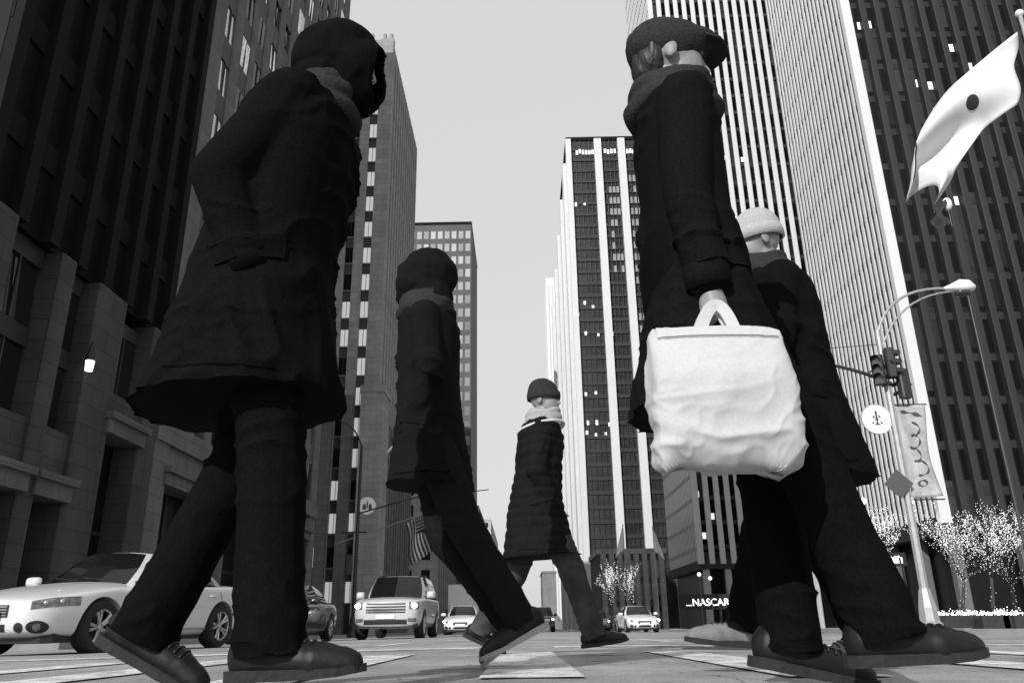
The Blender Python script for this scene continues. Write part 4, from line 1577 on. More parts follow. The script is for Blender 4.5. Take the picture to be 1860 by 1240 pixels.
    # door seams, handles
    if detail:
        for s in (1, -1):
            zb = .38 if suv else .3
            zt = S['bottom'][3][2] - .02
            for xd in ((.95, -.26, -1.25) if suv else (.80, -.30, -1.30)):
                bend = .12 if xd < -1 else 0
                conform(tree, lambda u, v: (xd - .008 + .016 * u + bend * (1 - v) * -1 + bend * v * 0, s * .95, zb + (zt - zb) * v), (0, s, 0), 1, 14, .003).build('door_seam', M_plastic, t)
            for xh in ((-.02, -1.02) if suv else (-.08, -1.06)):
                zh = .98 if suv else .80
                q = tree.ray_cast(Vector((xh, s * 3, zh)), Vector((0, -s, 0)))
                if q[0]:
                    MB().tube([q[0] + Vector((-.1, s * .004, 0)), q[0] + Vector((-.06, s * .03, .004)), q[0] + Vector((.06, s * .03, .004)), q[0] + Vector((.1, s * .004, 0))], .013, 8).build('door_handle', paint_mat if not suv else M_chrome, t, True)
            conform(tree, lambda u, v: (.85 - 1.95 * u, s * .95, (.40 if suv else .30) + .02 * v), (0, s, 0), 12, 1, .012).build('side_trim', M_chrome if not suv else M_plastic, t, True)
    # wipers
    if detail:
        for yy in (.05, .5):
            b0, b1 = Vector(bo_[0]), Vector(to_[0])
            MB().tube([(b0.x - .05, yy, b0.z + .035), (b0.x - .12, yy - .45, b0.z + .075)], .008, 5).build('wiper', M_plastic, t)
    return t


P_silver = paint('pearl_white_paint', 0.62, 0.1)
P_suv = paint('champagne_paint', 0.52, 0.2)
P_black = paint('black_paint', 0.015, 0.1)
P_white = paint('white_paint', 0.72, 0.0)
P_grey = paint('grey_paint', 0.2, 0.3)

hd_ = R(13)
hv = Vector((-math.sin(hd_), -math.cos(hd_), 0))
lv = Vector((math.cos(hd_), -math.sin(hd_), 0))
wc = at_y(176, 1186, 11.2)
cc = Vector((wc.x, wc.y, 0)) - 1.42 * hv - 0.90 * lv
car('sedan', 'parked_car', 'pale four door saloon at the lower left, nose cut by the frame', 'car', cc.x, cc.y, hd_, P_silver)
car('suv', 'suv', 'pale sport utility vehicle with headlights on, facing the camera left of centre', 'suv', -3.75, 25.6, R(1), P_suv, lit=True)
car('sedan', 'dark_car', 'black saloon half hidden behind the front leg of the left walker', 'car', -6.25, 21.8, R(2), P_black)
car('sedan', 'white_car', 'white saloon with headlights on, right of the centre walker', 'car', at_y(1166, 1130, 46).x, 48.2, R(-3), P_white, lit=True, detail=False)
far = [('sedan', 836, 42, P_white, 'white saloon in the queue just right of the suv', True), ('sedan', 872, 58, P_grey, 'grey saloon in the queue behind the striding shoe', True),
       ('suv', 985, 62, P_black, 'dark sport utility vehicle far off between the walking legs', True), ('sedan', 968, 90, P_white, 'farthest white saloon between the walking legs', True),
       ('suv', 1090, 75, P_grey, 'grey sport utility vehicle far off right of the walking legs', True)]
for k, px, yy, pm, lab, lt in far:
    car(k, 'suv' if k == 'suv' else 'distant_car', lab, 'suv' if k == 'suv' else 'car', at_y(px, 1130, yy).x, yy + 2.4, 0, pm, lit=lt, detail=False)


def box_truck(label, x, y, v):
    t = thing('box_truck', label, 'truck', (x, y, ground_z(x, y)), 0)
    pw = paint('truck_white_%d' % int(v * 100), v, 0)
    MB().cbox(-1.2, 1.2, 1.9, 7.2, 0.9, 3.9, .05).build('cargo_box', pw, t)
    cab = MB()
    cab.loft([[Vector((sx * w, yy, z)) for sx, z in ((-1, z0), (1, z0), (1, zm), (.88, z1), (-.88, z1), (-1, zm))] for yy, w, z0, zm, z1 in
              ((-.9, .85, .5, 1.05, 1.15), (-.7, .98, .45, 1.2, 1.3), (.1, 1.02, .45, 1.3, 1.42), (.75, 1.0, .45, 1.45, 2.35), (1.8, 1.0, .45, 1.45, 2.45))])
    cab.build('cab', pw, t)
    MB().add([(-.8, .16, 1.46), (.8, .16, 1.46), (.74, .70, 2.28), (-.74, .70, 2.28)], [(0, 1, 2, 3)]).build('windscreen', M_carglass, t)
    MB().box(-.6, .6, -.93, -.88, .6, 1.0).build('grille', M_plastic, t)
    MB().cbox(-1.0, 1.0, -1.05, -.9, .35, .55, .03).build('bumper', M_chrome, t)
    for s in (-1, 1):
        MB().sphere((s * .72, -.9, .85), (.12, .06, .1), 12, 8).build('headlight', M_hlit, t, True)
        MB().cbox(s * 1.18 - .08, s * 1.18 + .08, .2, .3, 1.4, 1.9, .03).build('mirror', M_plastic, t)
        for yy in (.1, 5.6):
            MB().lathe([(.001, -.12), (.4, -.12), (.42, 0), (.4, .12), (.001, .12)], 20, 'x', (s * .92, yy, .42)).build('wheel', M_tyre, t)
    MB().box(-.9, .9, .3, 7.0, .5, .9).build('chassis', M_plastic, t)
    return t


box_truck('white box truck far back in the queue behind the suv', at_y(833, 1100, 66).x, 68, .6)

# ------------------------------------------------------------------ people
M_skin = mat('skin', 0.22, 0.5, var=0.08, scale=20, bump=0.08, bscale=120, bdist=0.003)
M_hair = mat('dark_hair', 0.014, 0.5, bump=0.6, bscale=120, stretch=(1, 1, 0.15), bdist=0.006)
M_eye = mat('eye', 0.03, 0.15)


def clothmat(name, v, **k):
    kw = dict(var=0.3, scale=150, bump=0.35, bscale=260, sheen=0.0, bdist=0.004)
    kw.update(k)
    return mat(name, v, 0.95, spec=0.03, **kw)


def blob(mb, voxel, smooth=4):
    me = mb.mesh('blob')
    me = apply_mods(me, [('REMESH', {'mode': 'VOXEL', 'voxel_size': voxel, 'use_smooth_shade': True}),
                         ('SMOOTH', {'factor': 0.5, 'iterations': smooth})])
    me.shade_smooth()
    return me


def rotate_about(v, axis, ang):
    return Matrix.Rotation(ang, 3, axis) @ v


def cut_below(me, p, ax, near, rad):
    """flatten everything past the plane (p, ax) onto it: a crisp cloth hem"""
    n = len(me.vertices)
    co = np.empty(n * 3)
    me.vertices.foreach_get('co', co)
    co = co.reshape(-1, 3)
    a = np.array(ax)
    d = (co - np.array(p)) @ a
    ok = (np.linalg.norm(co - np.array(near), axis=1) < rad) & (d > 0)
    co[ok] -= d[ok][:, None] * a
    me.vertices.foreach_set('co', co.ravel())
    me.update()


def mesh_tree(me):
    bm = bmesh.new()
    bm.from_mesh(me)
    tr = BVHTree.FromBMesh(bm)
    bm.free()
    return tr


def hand_parts(mb, w, d, n, t, curl, s, thumb_in=0.3):
    """palm and five fingers: w wrist, d along the hand, n palm normal, t thumb side"""
    mb.capsule(w - d * .02, .026 * s, w + d * .03 * s, .03 * s)
    for k in (-1.5, -.5, .5, 1.5):
        mb.capsule(w + d * .02 * s + t * (.011 * k * s), .017 * s, w + d * .082 * s + t * (.0185 * k * s), .0125 * s, 10)
    for k, ln in ((1.5, .072), (.5, .080), (-.5, .075), (-1.5, .058)):
        p = w + d * .085 * s + t * (.0195 * k * s)
        dd = d.copy()
        axis = d.cross(n).normalized()
        r = .0092 * s
        for seg, fr in enumerate((.46, .30, .24)):
            dd = rotate_about(dd, axis, curl * (0.75 if seg == 0 else 1.0))
            q = p + dd * ln * fr * s
            mb.capsule(p, r, q, r * .9, 8)
            p, r = q, r * .9
    p = w + d * .022 * s + t * .026 * s
    dd = (d * .62 + t * .7 + n * thumb_in).normalized()
    r = .0115 * s
    for fr in (.036, .03, .024):
        q = p + dd * fr * s
        mb.capsule(p, r, q, r * .88, 8)
        dd = (dd + d * .25 + n * .12).normalized()
        p, r = q, r * .88


def person(label, loc, yaw, h, pose, wear, voxel=.0085, group='people crossing the crosswalk'):
    """local axes: x forward, y left, z up"""
    s = h / 1.75
    t = thing('person', label, 'person', loc, yaw, group)
    X, Y, Z = Vector((1, 0, 0)), Vector((0, 1, 0)), Vector((0, 0, 1))
    lean = pose.get('lean', .05)
    spine = Vector((math.sin(lean), 0, math.cos(lean)))
    front = Vector((math.cos(lean), 0, -math.sin(lean)))
    # legs
    legs = []
    low = 9
    for side, (a, k, p) in ((1, pose['left_leg']), (-1, pose['right_leg'])):
        hip = Vector((0, side * .088 * s, -.02 * s))
        td = Vector((math.sin(a), 0, -math.cos(a)))
        sd = Vector((math.sin(a - k), 0, -math.cos(a - k)))
        knee = hip + td * .43 * s + Y * side * .005
        ank = knee + sd * .42 * s
        fd = Vector((math.cos(p), 0, math.sin(p)))
        fu = Vector((-math.sin(p), 0, math.cos(p)))
        sole = [ank - fu * .085 * s - fd * .07 * s, ank - fu * .085 * s + fd * .12 * s, ank - fu * .075 * s + fd * .2 * s]
        if p < -.2:      # the toes bend flat on the ground
            pass
        low = min(low, min(q.z for q in sole))
        legs.append([side, hip, knee, ank, fd, fu])
    up = Vector((0, 0, -low + .004))
    P = up.copy()
    for lg in legs:
        for i in (1, 2, 3):
            lg[i] = lg[i] + up
    neck = P + spine * .50 * s
    sh = {sd_: P + spine * .435 * s + Y * (sd_ * .172 * s) for sd_ in (1, -1)}
    hl = pose.get('head_lean', lean * .5)
    headc = neck + Vector((math.sin(hl), 0, math.cos(hl))) * .165 * s + X * .02 * s
    hy, hp = pose.get('head_yaw', 0), pose.get('head_pitch', 0)
    HM = Matrix.Rotation(hy, 3, 'Z') @ Matrix.Rotation(hp, 3, 'Y')

    def hd2(x, y, z):
        return headc + HM @ (Vector((x, y, z)) * s)
    arms = []
    for side, (a, ab, e, tw) in ((1, pose['left_arm']), (-1, pose['right_arm'])):
        ud = Vector((math.sin(a), side * math.sin(ab), -math.cos(a))).normalized()
        fdv = Vector((math.sin(a + e), side * math.sin(ab) * .5 - side * tw, -math.cos(a + e))).normalized()
        elb = sh[side] + ud * .285 * s
        wr = elb + fdv * .25 * s
        arms.append((side, sh[side], elb, wr, fdv))
    # --- body (one continuous surface)
    b = MB()
    b.sphere(hd2(-.008, 0, .028), (.098 * s, .077 * s, .098 * s), 20, 14, HM)
    b.sphere(hd2(.026, 0, -.022), (.064 * s, .063 * s, .090 * s), 18, 14, HM)
    b.sphere(hd2(.036, 0, -.074), (.044 * s, .046 * s, .042 * s), 16, 12, HM)
    b.sphere(hd2(.066, 0, -.098), (.016 * s, .020 * s, .014 * s), 10, 8, HM)
    b.capsule(hd2(.080, 0, .022), .007 * s, hd2(.100, 0, -.024), .0095 * s, 10)
    b.sphere(hd2(.090, 0, -.030), (.012 * s, .0155 * s, .008 * s), 12, 8, HM)
    b.capsule(hd2(.074, .036, .036), .012 * s, hd2(.074, -.036, .036), .012 * s, 8)
    b.sphere(hd2(.080, 0, -.060), (.012 * s, .023 * s, .006 * s), 12, 8, HM)
    b.sphere(hd2(.078, 0, -.073), (.012 * s, .020 * s, .006 * s), 12, 8, HM)
    for sd_ in (1, -1):
        b.sphere(hd2(-.016, sd_ * .077, -.006), (.02 * s, .009 * s, .031 * s), 10, 8, HM @ Matrix.Rotation(sd_ * .35, 3, 'Z'))
    b.capsule(neck - spine * .05 * s, .065 * s, hd2(-.01, 0, -.05), .056 * s)
    rings = []
    for z, a, w in ((-.10, .105, .15), (0, .115, .16), (.12, .10, .145), (.28, .115, .16), (.40, .11, .175), (.47, .085, .15), (.51, .06, .07)):
        rings.append(ellipse_ring(P + spine * z * s, front, Y, a * s * .8, w * s * .84))
    b.loft(rings)
    for side, hip, knee, ank, fd, fu in legs:
        b.capsule(hip, .082 * s, knee, .055 * s)
        b.capsule(knee, .055 * s, knee.lerp(ank, .35) - X * .012, .056 * s)
        b.capsule(knee.lerp(ank, .35) - X * .012, .056 * s, ank, .036 * s)
        b.capsule(ank - fd * .04 * s - fu * .045 * s, .036 * s, ank + fd * .13 * s - fu * .052 * s, .03 * s)
    for side, shp, elb, wr, fdv in arms:
        b.capsule(shp - Y * side * .03 * s, .045 * s, elb, .036 * s)
        b.capsule(elb, .036 * s, wr, .026 * s)
        n = (-X * .2 - Y * side).normalized() if abs(fdv.z) > .6 else (-Z * .9 - Y * side * .3).normalized()
        n = (n - fdv * n.dot(fdv)).normalized()
        th = n.cross(fdv).normalized()
        if th.x < 0 and abs(fdv.z) > .6:
            th = -th
        elif abs(fdv.z) <= .6 and th.z < 0:
            th = -th
        hand_parts(b, wr + fdv * .02 * s, fdv, n, th, pose.get('curl_l' if side > 0 else 'curl_r', .45), s)
    body = blob(b, pose.get('body_voxel', .0052), 3)
    link('body', body, M_skin, t)
    bo = t.children[-1]
    for sd_ in (1, -1):
        MB().sphere(hd2(.074, sd_ * .032, .014), .0115 * s, 10, 8).build('eye', M_eye, bo, True)
    for c in wear:
        kind = c[0]
        kw = c[1]
        m_ = kw['mat']
        if kind == 'trousers':
            fl_ = kw.get('flare', 0.0)
            wd = kw.get('width', 1.0)
            b = MB()
            rings = []
            for z, a, w in ((-.16, .11, .16), (-.06, .135, .175), (.04, .135, .17), (.12, .122, .16)):
                rings.append(ellipse_ring(P + spine * z * s, front, Y, a * s, w * s))
            b.loft(rings)
            for side, hip, knee, ank, fd, fu in legs:
                end = ank + (ank - knee).normalized() * (.02 * s)
                b.capsule(hip, .104 * s * wd, knee, .074 * s * wd)
                b.capsule(knee, .074 * s * wd, end + (ank - knee).normalized() * .06 * s, (.060 + fl_) * s * wd)
            me = blob(b, voxel, 5)
            kz = legs[0][2].z

            def f(co):
                q = co / s
                w_ = noise3(q * np.array([4, 4, 4.]) + 7)
                n1 = 1 - np.abs(noise3(q * np.array([8, 8, 15.]) + w_[:, None] * 1.8))
                n2 = noise3(q * np.array([16, 16, 30.]))
                hem = np.clip(1 - np.abs(co[:, 2] - .14) / .22, 0, 1)
                kn = np.clip(1 - np.abs(co[:, 2] - kz) / .25, 0, 1)
                return s * ((n1 ** 5) * (.002 + .010 * hem + .008 * kn) + n2 * .001 - .002)
            displace(me, f)
            for side, hip, knee, ank, fd, fu in legs:
                ax_ = (ank - knee).normalized()
                cut_below(me, ank + ax_ * .035 * s, ax_, ank + ax_ * .06 * s, .17 * s)
            auto_smooth(me, .9)
            link('trousers', me, m_, t)
        elif kind in ('coat', 'puffer'):
            hem = kw.get('hem', .30)          # how far below the hip joint
            fl_ = kw.get('flare', .05)
            bulk = kw.get('bulk', 1.0)
            back = kw.get('swing', 0.0)
            dep = kw.get('depth', 1.0)
            b = MB()
            rings = []
            prof = [(.52, .085, .10), (.485, .115, .165), (.43, .138, .198), (.32, .148, .200), (.18, .142, .190), (.05, .150, .192)]
            for z, a, w in prof:
                rings.append(ellipse_ring(P + spine * z * s, front, Y, a * s * bulk * dep, w * s * bulk))
            n_ = 6
            for i in range(1, n_ + 2):
                u = i / n_
                c_ = P + Z * (-hem * u * s) + X * (back * u * u * s)
                rings.append(ellipse_ring(c_, X, Y, (.155 + fl_ * u) * s * bulk * dep, (.192 + fl_ * .6 * u) * s * bulk))
            b.loft(rings[::-1])
            for side, shp, elb, wr, fdv in arms:
                b.capsule(shp - Y * side * .02 * s, .078 * s * bulk, elb, .062 * s * bulk)
                b.capsule(elb, .062 * s * bulk, wr - fdv * .015 * s, .048 * s * bulk)
            me = blob(b, voxel, 6)
            if kind == 'puffer':
                def f(co):
                    q = co / s
                    w_ = noise3(q * np.array([3, 3, 3.]))
                    ph = q[:, 2] * 2 * np.pi / .062 + w_ * 1.3
                    puff = np.abs(np.sin(ph / 2)) ** .55 * (.75 + .35 * noise3(q * 9 + 4))
                    n2 = 1 - np.abs(noise3(q * np.array([22, 22, 9.]) + w_[:, None]))
                    return s * (.013 * puff - .008 + .008 * n2 ** 3 + .007 * noise3(q * 11))
            else:
                pz = P.z

                def f(co):
                    q = co / s
                    w_ = noise3(q * np.array([3.5, 3.5, 3.5]) + 3)
                    vert = 1 - np.abs(noise3(q * np.array([13, 13, 2.2]) + w_[:, None] * .8))
                    hor = 1 - np.abs(noise3(q * np.array([6, 6, 17.]) + w_[:, None] * 1.5))
                    sk = np.clip((pz - co[:, 2]) / (.3 * s), 0, 1)
                    fine = 1 - np.abs(noise3(q * np.array([24, 24, 15.]) + w_[:, None] * 2.5 + 40))
                    msk = np.clip(noise3(q * 4.2 + 11) * 2 + .3, 0, 1)
                    return s * (sk * .022 * vert ** 3 + (1 - sk) * .016 * hor ** 6 * msk + .005 * fine ** 5 * msk + .005 * w_ - .004)
            displace(me, f)
            cut_below(me, P - Z * (hem * s) + X * (back * s), Vector((.06, 0, -1)).normalized(), P - Z * (hem * s), .6 * s)
            auto_smooth(me, .9)
            co_ = link('jacket' if hem < .25 else 'coat', me, m_, t)
            # collar
            cb = MB()
            cr = []
            for z, a in ((.47, .10), (.52, .088), (.565, .085), (.57, .075), (.52, .07)):
                cr.append(ellipse_ring(P + spine * z * s + X * .008, front, Y, a * s * 1.02, a * s * 1.05, 24, 2))
            cb.loft(cr, cap=False)
            cb.build('collar', m_, co_, True)
            for side, shp, elb, wr, fdv in arms:
                cu = MB()
                a_, e_ = wr - fdv * .045 * s, wr + fdv * .012 * s
                cu.tube([a_, e_], [.056 * s * bulk, .054 * s * bulk], 18)
                cu.build('cuff', m_, co_, True)
            tr_ = mesh_tree(me)
            for sd_ in (1, -1):
                zz = P.z - .06 * s
                cx = P.x + .03 * s
                conform(tr_, lambda u, v: (cx - .075 * s + .15 * s * u, sd_ * .3, zz + .055 * s * v + .03 * s * u), (0, sd_, 0), 8, 3, .006 * s).build('pocket_flap', m_, co_, True)
                conform(tr_, lambda u, v: (P.x - .12 * s + .24 * s * u, sd_ * .3, P.z - (hem - .028) * s + .004 * s * v), (0, sd_, 0), 24, 1, .0015).build('hem_stitch', mat('seam_thread', 0.003, 1.0, spec=0.0), co_)
            if kw.get('buttons'):
                for i in range(5):
                    q = tr_.ray_cast(P + spine * (.36 - i * .11) * s + front * 1.0 + Y * .03, -front)
                    if q[0] is not None:
                        MB().lathe([(.001, .006), (.011 * s, .005), (.012 * s, -.004)], 12, 'x', q[0]).build('button', M_plastic, co_)
        elif kind == 'shoes':
            for side, hip, knee, ank, fd, fu in legs:
                b = MB()
                o_ = ank - fu * .085 * s
                def L_(x, y, z):
                    return o_ + fd * x * s + Y * y * s + fu * z * s
                b.sphere(L_(-.035, 0, .05), (.05 * s, .042 * s, .055 * s), 14, 10)
                b.capsule(L_(-.03, 0, .045), .041 * s, L_(.12, side * .006, .032), .038 * s)
                b.capsule(L_(.10, side * .008, .032), .042 * s, L_(.165, side * .004, .024), .032 * s)
                bt_ = kw.get('boot', .06)
                b.capsule(L_(-.01, 0, .07), .05 * s, ank + (knee - ank).normalized() * bt_ * s, .055 * s)
                me = blob(b, .006, 4)
                # flatten the underside onto the sole plane
                n = len(me.vertices)
                co = np.empty(n * 3)
                me.vertices.foreach_get('co', co)
                co = co.reshape(-1, 3)
                rel = co - np.array(o_)
                hgt = rel @ np.array(fu)
                fix = np.clip(.014 * s - hgt, 0, None)
                co = co + fix[:, None] * np.array(fu)
                me.vertices.foreach_set('co', co.ravel())
                me.update()
                displace(me, lambda co: s * .0035 * np.clip((1 - np.abs(noise3((co - np.array(o_)) @ np.array([list(fd), [0, 1, 0], list(fu)]).T / s * np.array([55, 9, 30.]))))- .35, 0, 1) ** 2)
                so = link('shoe', me, m_, t)
                str_ = mesh_tree(me)
                for i in range(5):
                    pts_ = []
                    for u in np.linspace(-1, 1, 7):
                        h_ = str_.ray_cast(L_(.045 + .017 * i, .024 * u, .3), -fu)
                        if h_[0] is not None:
                            pts_.append(h_[0] + h_[1] * .002)
                    if len(pts_) > 2:
                        MB().tube(pts_, .0028 * s, 6).build('lace', M_plastic, so, True)
                out = []
                for x, w in ((-.088, .015), (-.075, .036), (-.03, .046), (.04, .044), (.10, .052), (.15, .05), (.185, .036), (.202, .012)):
                    out.append((x, w))
                ring = [(x, w - .001) for x, w in out] + [(x, -w + .001) for x, w in out[::-1]]
                sb_ = MB()
                lo_ = [L_(x, w, .0 + max(0, x - .13) * .12) for x, w in ring]
                hi_ = [L_(x, w, (.024 if x < .02 else .016) + max(0, x - .13) * .12) for x, w in ring]
                k = len(ring)
                sb_.add(lo_ + hi_, [tuple(range(k)), tuple(range(2 * k - 1, k - 1, -1))] + [(i, (i + 1) % k, k + (i + 1) % k, k + i) for i in range(k)])
                sb_.build('sole', kw.get('sole', M_tyre), so)
        elif kind == 'hair':
            b = MB()
            b.sphere(hd2(-.022, 0, .050), (.104 * s, .084 * s, .088 * s), 22, 14, HM)
            b.sphere(hd2(-.056, 0, -.01), (.058 * s, .074 * s, .075 * s), 18, 12, HM)
            if kw.get('long'):
                b.capsule(hd2(-.055, 0, -.02), .07 * s, hd2(-.06, 0, -.14), .05 * s)
            me = blob(b, .006, 2)
            displace(me, lambda co: s * .007 * noise3(co / s * np.array([60, 60, 14.])))
            hr = link('hair', me, m_, t)
        elif kind == 'beanie':
            b = MB()
            prof = [(.102, .0), (.107, .02), (.106, .05), (.098, .085), (.078, .115), (.045, .138), (.012, .145)]
            rings = [[hd2(-.012 + r_ * 1.0 * math.cos(a) - .12 * z_, r_ * .84 * math.sin(a), .012 + z_) for a in [2 * math.pi * k / 32 for k in range(32)]] for r_, z_ in prof]
            b.loft(rings)
            me = b.mesh('beanie', True)
            me = apply_mods(me, [('SUBSURF', {'levels': 2, 'render_levels': 2})])
            hc_ = np.array(headc)
            displace(me, lambda co: s * (.004 * noise3(co / s * np.array([25, 25, 10.])) + .0022 * np.sin(np.arctan2(co[:, 1] - hc_[1], co[:, 0] - hc_[0] + .012) * 46)))
            bn = link('beanie', me, m_, t)
            cb = MB()
            rings = [[hd2(-.012 + r_ * math.cos(a), r_ * .84 * math.sin(a), .012 + z_) for a in [2 * math.pi * k / 32 for k in range(32)]] for r_, z_ in ((.104, -.008), (.114, -.006), (.117, .02), (.114, .045), (.105, .047))]
            cb.loft(rings, cap=False)
            cb.build('cuff', m_, bn, True)
        elif kind == 'cap':
            b = MB()
            b.sphere(hd2(-.012, 0, .048), (.118 * s, .096 * s, .085 * s), 24, 14, HM)
            b.sphere(hd2(.045, 0, .060), (.09 * s, .08 * s, .04 * s), 20, 12, HM)
            me = blob(b, .006, 4)
            displace(me, lambda co: s * .005 * noise3(co / s * 18))
            cp_ = link('flat_cap', me, m_, t)
            vb = MB()
            rows = []
            for i in range(6):
                u = i / 5
                rows.append([hd2(.085 + .075 * u * (1 - .5 * (k / 8 * 2 - 1) ** 2), (k / 8 * 2 - 1) * .075, .048 - .012 * u) for k in range(9)])
            vb.loft(rows, cap=False, closed=False)
            vm = apply_mods(vb.mesh('visor', True), [('SOLIDIFY', {'thickness': .006})])
            link('visor', vm, m_, cp_)
        elif kind == 'scarf':
            b = MB()
            for k, (dz, r_, rr_) in enumerate(((.0, .096, .036), (.042, .088, .036), (.075, .082, .028))):
                pts = [neck + spine * dz * s + Vector((math.cos(a) * r_ * 1.05 * s + .012, math.sin(a) * r_ * s, .012 * math.sin(a * 2 + k) * s)) for a in [2 * math.pi * i / 20 for i in range(21)]]
                b.tube(pts, rr_ * s, 10)
            me = blob(b, .007, 3)
            displace(me, lambda co: s * .007 * noise3(co / s * np.array([14, 14, 30.])))
            link('scarf', me, m_, t)
        elif kind == 'trim':
            # pale piping round the collar of the jacket
            b = MB()
            pts = [P + spine * .44 * s + Vector((math.cos(a) * .155 * s, math.sin(a) * .215 * s, (.03 * math.cos(a * 1.0) + .03) * s)) for a in [2 * math.pi * i / 40 for i in range(41)]]
            b.tube(pts, .009 * s, 6)
            b.build('piping', m_, t, True)
        elif kind == 'hood_up':
            b = MB()
            b.sphere(hd2(-.020, 0, .022), (.128 * s, .106 * s, .128 * s), 24, 16, HM)
            b.sphere(hd2(.046, 0, -.02), (.104 * s, .096 * s, .122 * s), 24, 16, HM)
            b.capsule(hd2(-.02, 0, -.06), .102 * s, neck - spine * .0 * s, .112 * s)
            me = blob(b, .007, 5)
            displace(me, lambda co: s * (.007 * noise3(co / s * np.array([14, 14, 22.])) + .006 * (1 - np.abs(noise3(co / s * np.array([18, 18, 9.]) + 4))) ** 4))
            bm = bmesh.new()
            bm.from_mesh(me)
            inv = HM.inverted()
            rm2 = []
            for v in bm.verts:
                q = inv @ (v.co - headc) / s
                if q.x > .06 and ((q.y / .066) ** 2 + ((q.z + .012) / .09) ** 2) < 1:
                    rm2.append(v)
            bmesh.ops.delete(bm, geom=rm2, context='VERTS')
            bm.to_mesh(me)
            bm.free()
            me = apply_mods(me, [('SOLIDIFY', {'thickness': .012 * s, 'offset': -1.0})])
            me.shade_smooth()
            link('hood', me, m_, t)
        elif kind == 'hood':
            b = MB()
            pts = [neck + spine * (.01) * s + Vector((-.03 + math.cos(a) * .10 * s, math.sin(a) * .12 * s, (.03 - .03 * math.cos(a)) * s)) for a in [2 * math.pi * i / 20 for i in range(21)]]
            b.tube(pts, .045 * s, 10)
            b.sphere(neck - X * .09 * s + Z * .0, (.07 * s, .11 * s, .07 * s))
            me = blob(b, .008, 4)
            displace(me, lambda co: s * .008 * noise3(co / s * 16))
            link('hood', me, m_, t)
    t['wrists'] = 0
    del t['wrists']
    info = dict(root=t, arms=arms, P=P, legs=legs, head=headc, s=s)
    return info


def put(x, y):
    return (x, y, ground_z(x, y))


COAT1 = clothmat('black_wool_coat', 0.0055)
COAT2 = clothmat('charcoal_coat', 0.009)
COAT3 = clothmat('black_down_jacket', 0.011, bump=0.2)
COAT4 = clothmat('dark_parka', 0.007)
TR1 = clothmat('black_trousers', 0.005)
TR2 = clothmat('grey_jeans', 0.05, var=0.4, scale=7)
TR3 = clothmat('dark_jeans', 0.012, var=0.3)
LEATHER = mat('black_leather', 0.008, 0.5, spec=0.3, bump=0.15, bscale=110, bdist=0.003)
SUEDE = mat('grey_suede', 0.16, 0.85, var=0.25, scale=20, bump=0.3, bscale=90, bdist=0.003)
KNIT_D = clothmat('dark_knit', 0.03, bump=0.8, bscale=120)
KNIT_L = clothmat('pale_knit', 0.36, var=0.15, bump=0.8, bscale=120)
SCARF = clothmat('pale_scarf', 0.3, var=0.2, scale=30, bump=0.6, bscale=140)
SOLEP = mat('pale_sole', 0.3, 0.8)

# A: large dark figure on the left, striding right
A = person('tall hooded person in a black coat striding right, large at the left', put(-0.715, 2.04), 0, 1.93,
           dict(lean=.17, left_leg=(-.10, .34, -.45), right_leg=(.20, .12, .04), left_arm=(-.30, .06, .5, .35), right_arm=(-.50, .14, .85, .22), head_lean=.34, head_pitch=.15),
           [('trousers', dict(mat=TR1, width=1.02, flare=.012)), ('coat', dict(mat=COAT1, hem=.34, flare=.05, bulk=1.10, swing=-.02)), ('shoes', dict(mat=LEATHER)),
            ('scarf', dict(mat=KNIT_D)), ('hood_up', dict(mat=COAT1))])
# B: dark figure behind, walking left
B = person('slim hooded person in dark clothes walking left before the gridded tower', put(-0.375, 3.25), math.pi, 1.74,
           dict(lean=.03, left_leg=(-.34, .22, -.45), right_leg=(-.12, .55, -.75), left_arm=(-.1, .06, .45, .35), right_arm=(-.12, .06, .4, .35), head_pitch=.05),
           [('trousers', dict(mat=TR3)), ('coat', dict(mat=COAT2, hem=.27, flare=.03, bulk=.94)), ('shoes', dict(mat=LEATHER, sole=SOLEP)), ('scarf', dict(mat=KNIT_D)), ('hood_up', dict(mat=COAT2))])
# C: centre walker
Cc = person('person in a black down jacket, beanie and pale scarf walking right in the centre', put(0.10, 4.92), 0, 1.67,
            dict(lean=.10, left_leg=(-.32, .26, -.42), right_leg=(.46, .14, .12), left_arm=(-.12, .1, .5, .4), right_arm=(-.14, .14, .55, .4), head_yaw=-.35, head_pitch=.02),
            [('trousers', dict(mat=TR2, width=1.12)), ('puffer', dict(mat=COAT3, hem=.36, flare=.07, bulk=1.05, swing=.02)), ('shoes', dict(mat=LEATHER, boot=.14)),
             ('beanie', dict(mat=KNIT_D)), ('scarf', dict(mat=SCARF)), ('trim', dict(mat=M_flagwhite))])
# D: tall figure right of centre, striding right with the white bag
D = person('tall person in a flat cap and long black coat striding right beside the white bag', put(0.475, 1.93), 0, 1.84,
           dict(lean=-.04, left_leg=(.36, .34, -.20), right_leg=(.40, .10, .04), left_arm=(-.1, .06, .45, .35), right_arm=(-.10, .05, .22, 0), head_pitch=.02, curl_r=1.25),
           [('trousers', dict(mat=TR1, width=.98, flare=.012)), ('coat', dict(mat=COAT4, hem=.34, flare=.07, bulk=.94, depth=.80, buttons=True)), ('shoes', dict(mat=LEATHER)),
            ('cap', dict(mat=KNIT_D)), ('hair', dict(mat=M_hair)), ('scarf', dict(mat=KNIT_D))])
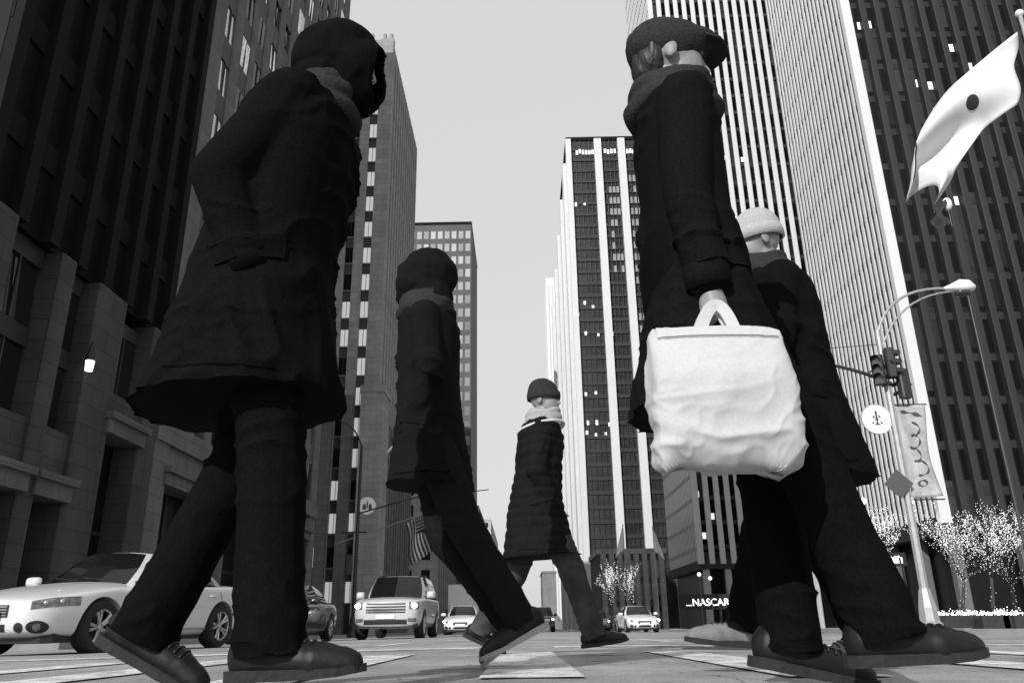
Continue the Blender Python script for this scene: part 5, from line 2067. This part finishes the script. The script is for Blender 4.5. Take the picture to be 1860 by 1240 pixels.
# E: figure behind with a pale beanie, facing left
E_ = person('person in a pale beanie and dark coat behind the white bag, facing left', put(1.06, 2.95), math.pi, 1.74,
            dict(lean=.08, left_leg=(.42, .10, .08), right_leg=(-.05, .3, -.30), left_arm=(.25, .1, 1.1, .2), right_arm=(.2, .1, .9, .15), head_pitch=.18),
            [('trousers', dict(mat=TR1)), ('coat', dict(mat=COAT1, hem=.32, flare=.05, bulk=1.12)), ('shoes', dict(mat=SUEDE)), ('beanie', dict(mat=KNIT_L)), ('scarf', dict(mat=KNIT_D))])

# the big white bag carried by D
c0, c1 = at_y(1178, 600, 1.60), at_y(1462, 845, 1.60)
bx0, bx1, bz0, bz1 = c0.x, c1.x, c1.z, c0.z + .01
bag = thing('tote_bag', 'big soft white bag hanging at the side of the tall right walker', 'bag', ((bx0 + bx1) / 2, 1.62, bz0))
w2, hh = (bx1 - bx0) / 2 + .0, bz1 - bz0
b = MB()
rings = []
for k in range(19):
    v = k / 18
    z = hh * v
    tw = .075 * math.sin(math.pi * min(1, .10 + .86 * (1 - v) ** .8)) ** .6 * (1 - .82 * max(0, v - .6) / .4) + .007
    ww = w2 * (.95 + .05 * math.sin(math.pi * (1 - v)))
    if k == 0:
        ww, tw = ww * .95, tw * .8
    rings.append(ellipse_ring(Vector((0, 0, z)), Vector((1, 0, 0)), Vector((0, 1, 0)), ww, tw, 64, 3.6))
b.loft(rings)
me = apply_mods(b.mesh('bag_body', True), [('SUBSURF', {'levels': 2, 'render_levels': 2})])


def bagf(co):
    w_ = noise3(co * np.array([5, 5, 5.]) + 5)
    f1 = 1 - np.abs(noise3(co * np.array([3.5, 3.5, 15.]) + w_[:, None] * 1.6))
    f2 = 1 - np.abs(noise3(co * np.array([11, 11, 4.]) + 20 + w_[:, None] * 1.2))
    f3 = 1 - np.abs(noise3(co * np.array([30, 30, 26.]) + w_[:, None] * 3))
    low_ = np.clip(1 - co[:, 2] / (hh * .6), 0, 1)
    return .020 * low_ * f1 ** 4 + .007 * f2 ** 5 + .003 * f3 ** 4 + .007 * w_


displace(me, bagf)
me.shade_smooth()
CANVAS = clothmat('white_canvas', 0.46, var=0.06, bump=0.3, bscale=420, bdist=0.0015)
bb = link('bag_body', me, CANVAS, bag)
btree = mesh_tree(me)
conform(btree, lambda u, v: (-w2 * .88 + 1.76 * w2 * u, -.3, hh - .034 + .0035 * v), (0, -1, 0), 40, 1, .0012).build('stitch_line', mat('stitch_grey', 0.3, 0.9), bb)
conform(btree, lambda u, v: (-w2 * .88 + 1.76 * w2 * u, -.3, hh - .030 + .026 * v), (0, -1, 0), 40, 3, .003).build('hem', CANVAS, bb, True)
# flat webbing straps reach up to the hand of D (its right side faces the camera)
hand = None
for side, shp, elb, wr, fdv in D['arms']:
    if side < 0:
        hand = wr + fdv * .10
hw_ = D['root'].matrix_basis @ hand
tgt = Vector(hw_) - Vector(bag.location)
for sy in (-.016, .012):
    pts = arc((-w2 * .36, sy, hh - .07), (tgt.x, sy * .8 + tgt.y, tgt.z + .16), (w2 * .36, sy, hh - .07), 24)
    sb_ = MB()
    rg = []
    for i, p_ in enumerate(pts):
        tn = (pts[min(i + 1, 24)] - pts[max(i - 1, 0)]).normalized()
        nn = Vector((tn.z, 0, -tn.x)).normalized()
        rg.append([p_ + nn * .014 + Vector((0, -.002, 0)), p_ - nn * .014 + Vector((0, -.002, 0)), p_ - nn * .014 + Vector((0, .002, 0)), p_ + nn * .014 + Vector((0, .002, 0))])
    sb_.loft(rg)
    sb_.build('strap', CANVAS, bag)
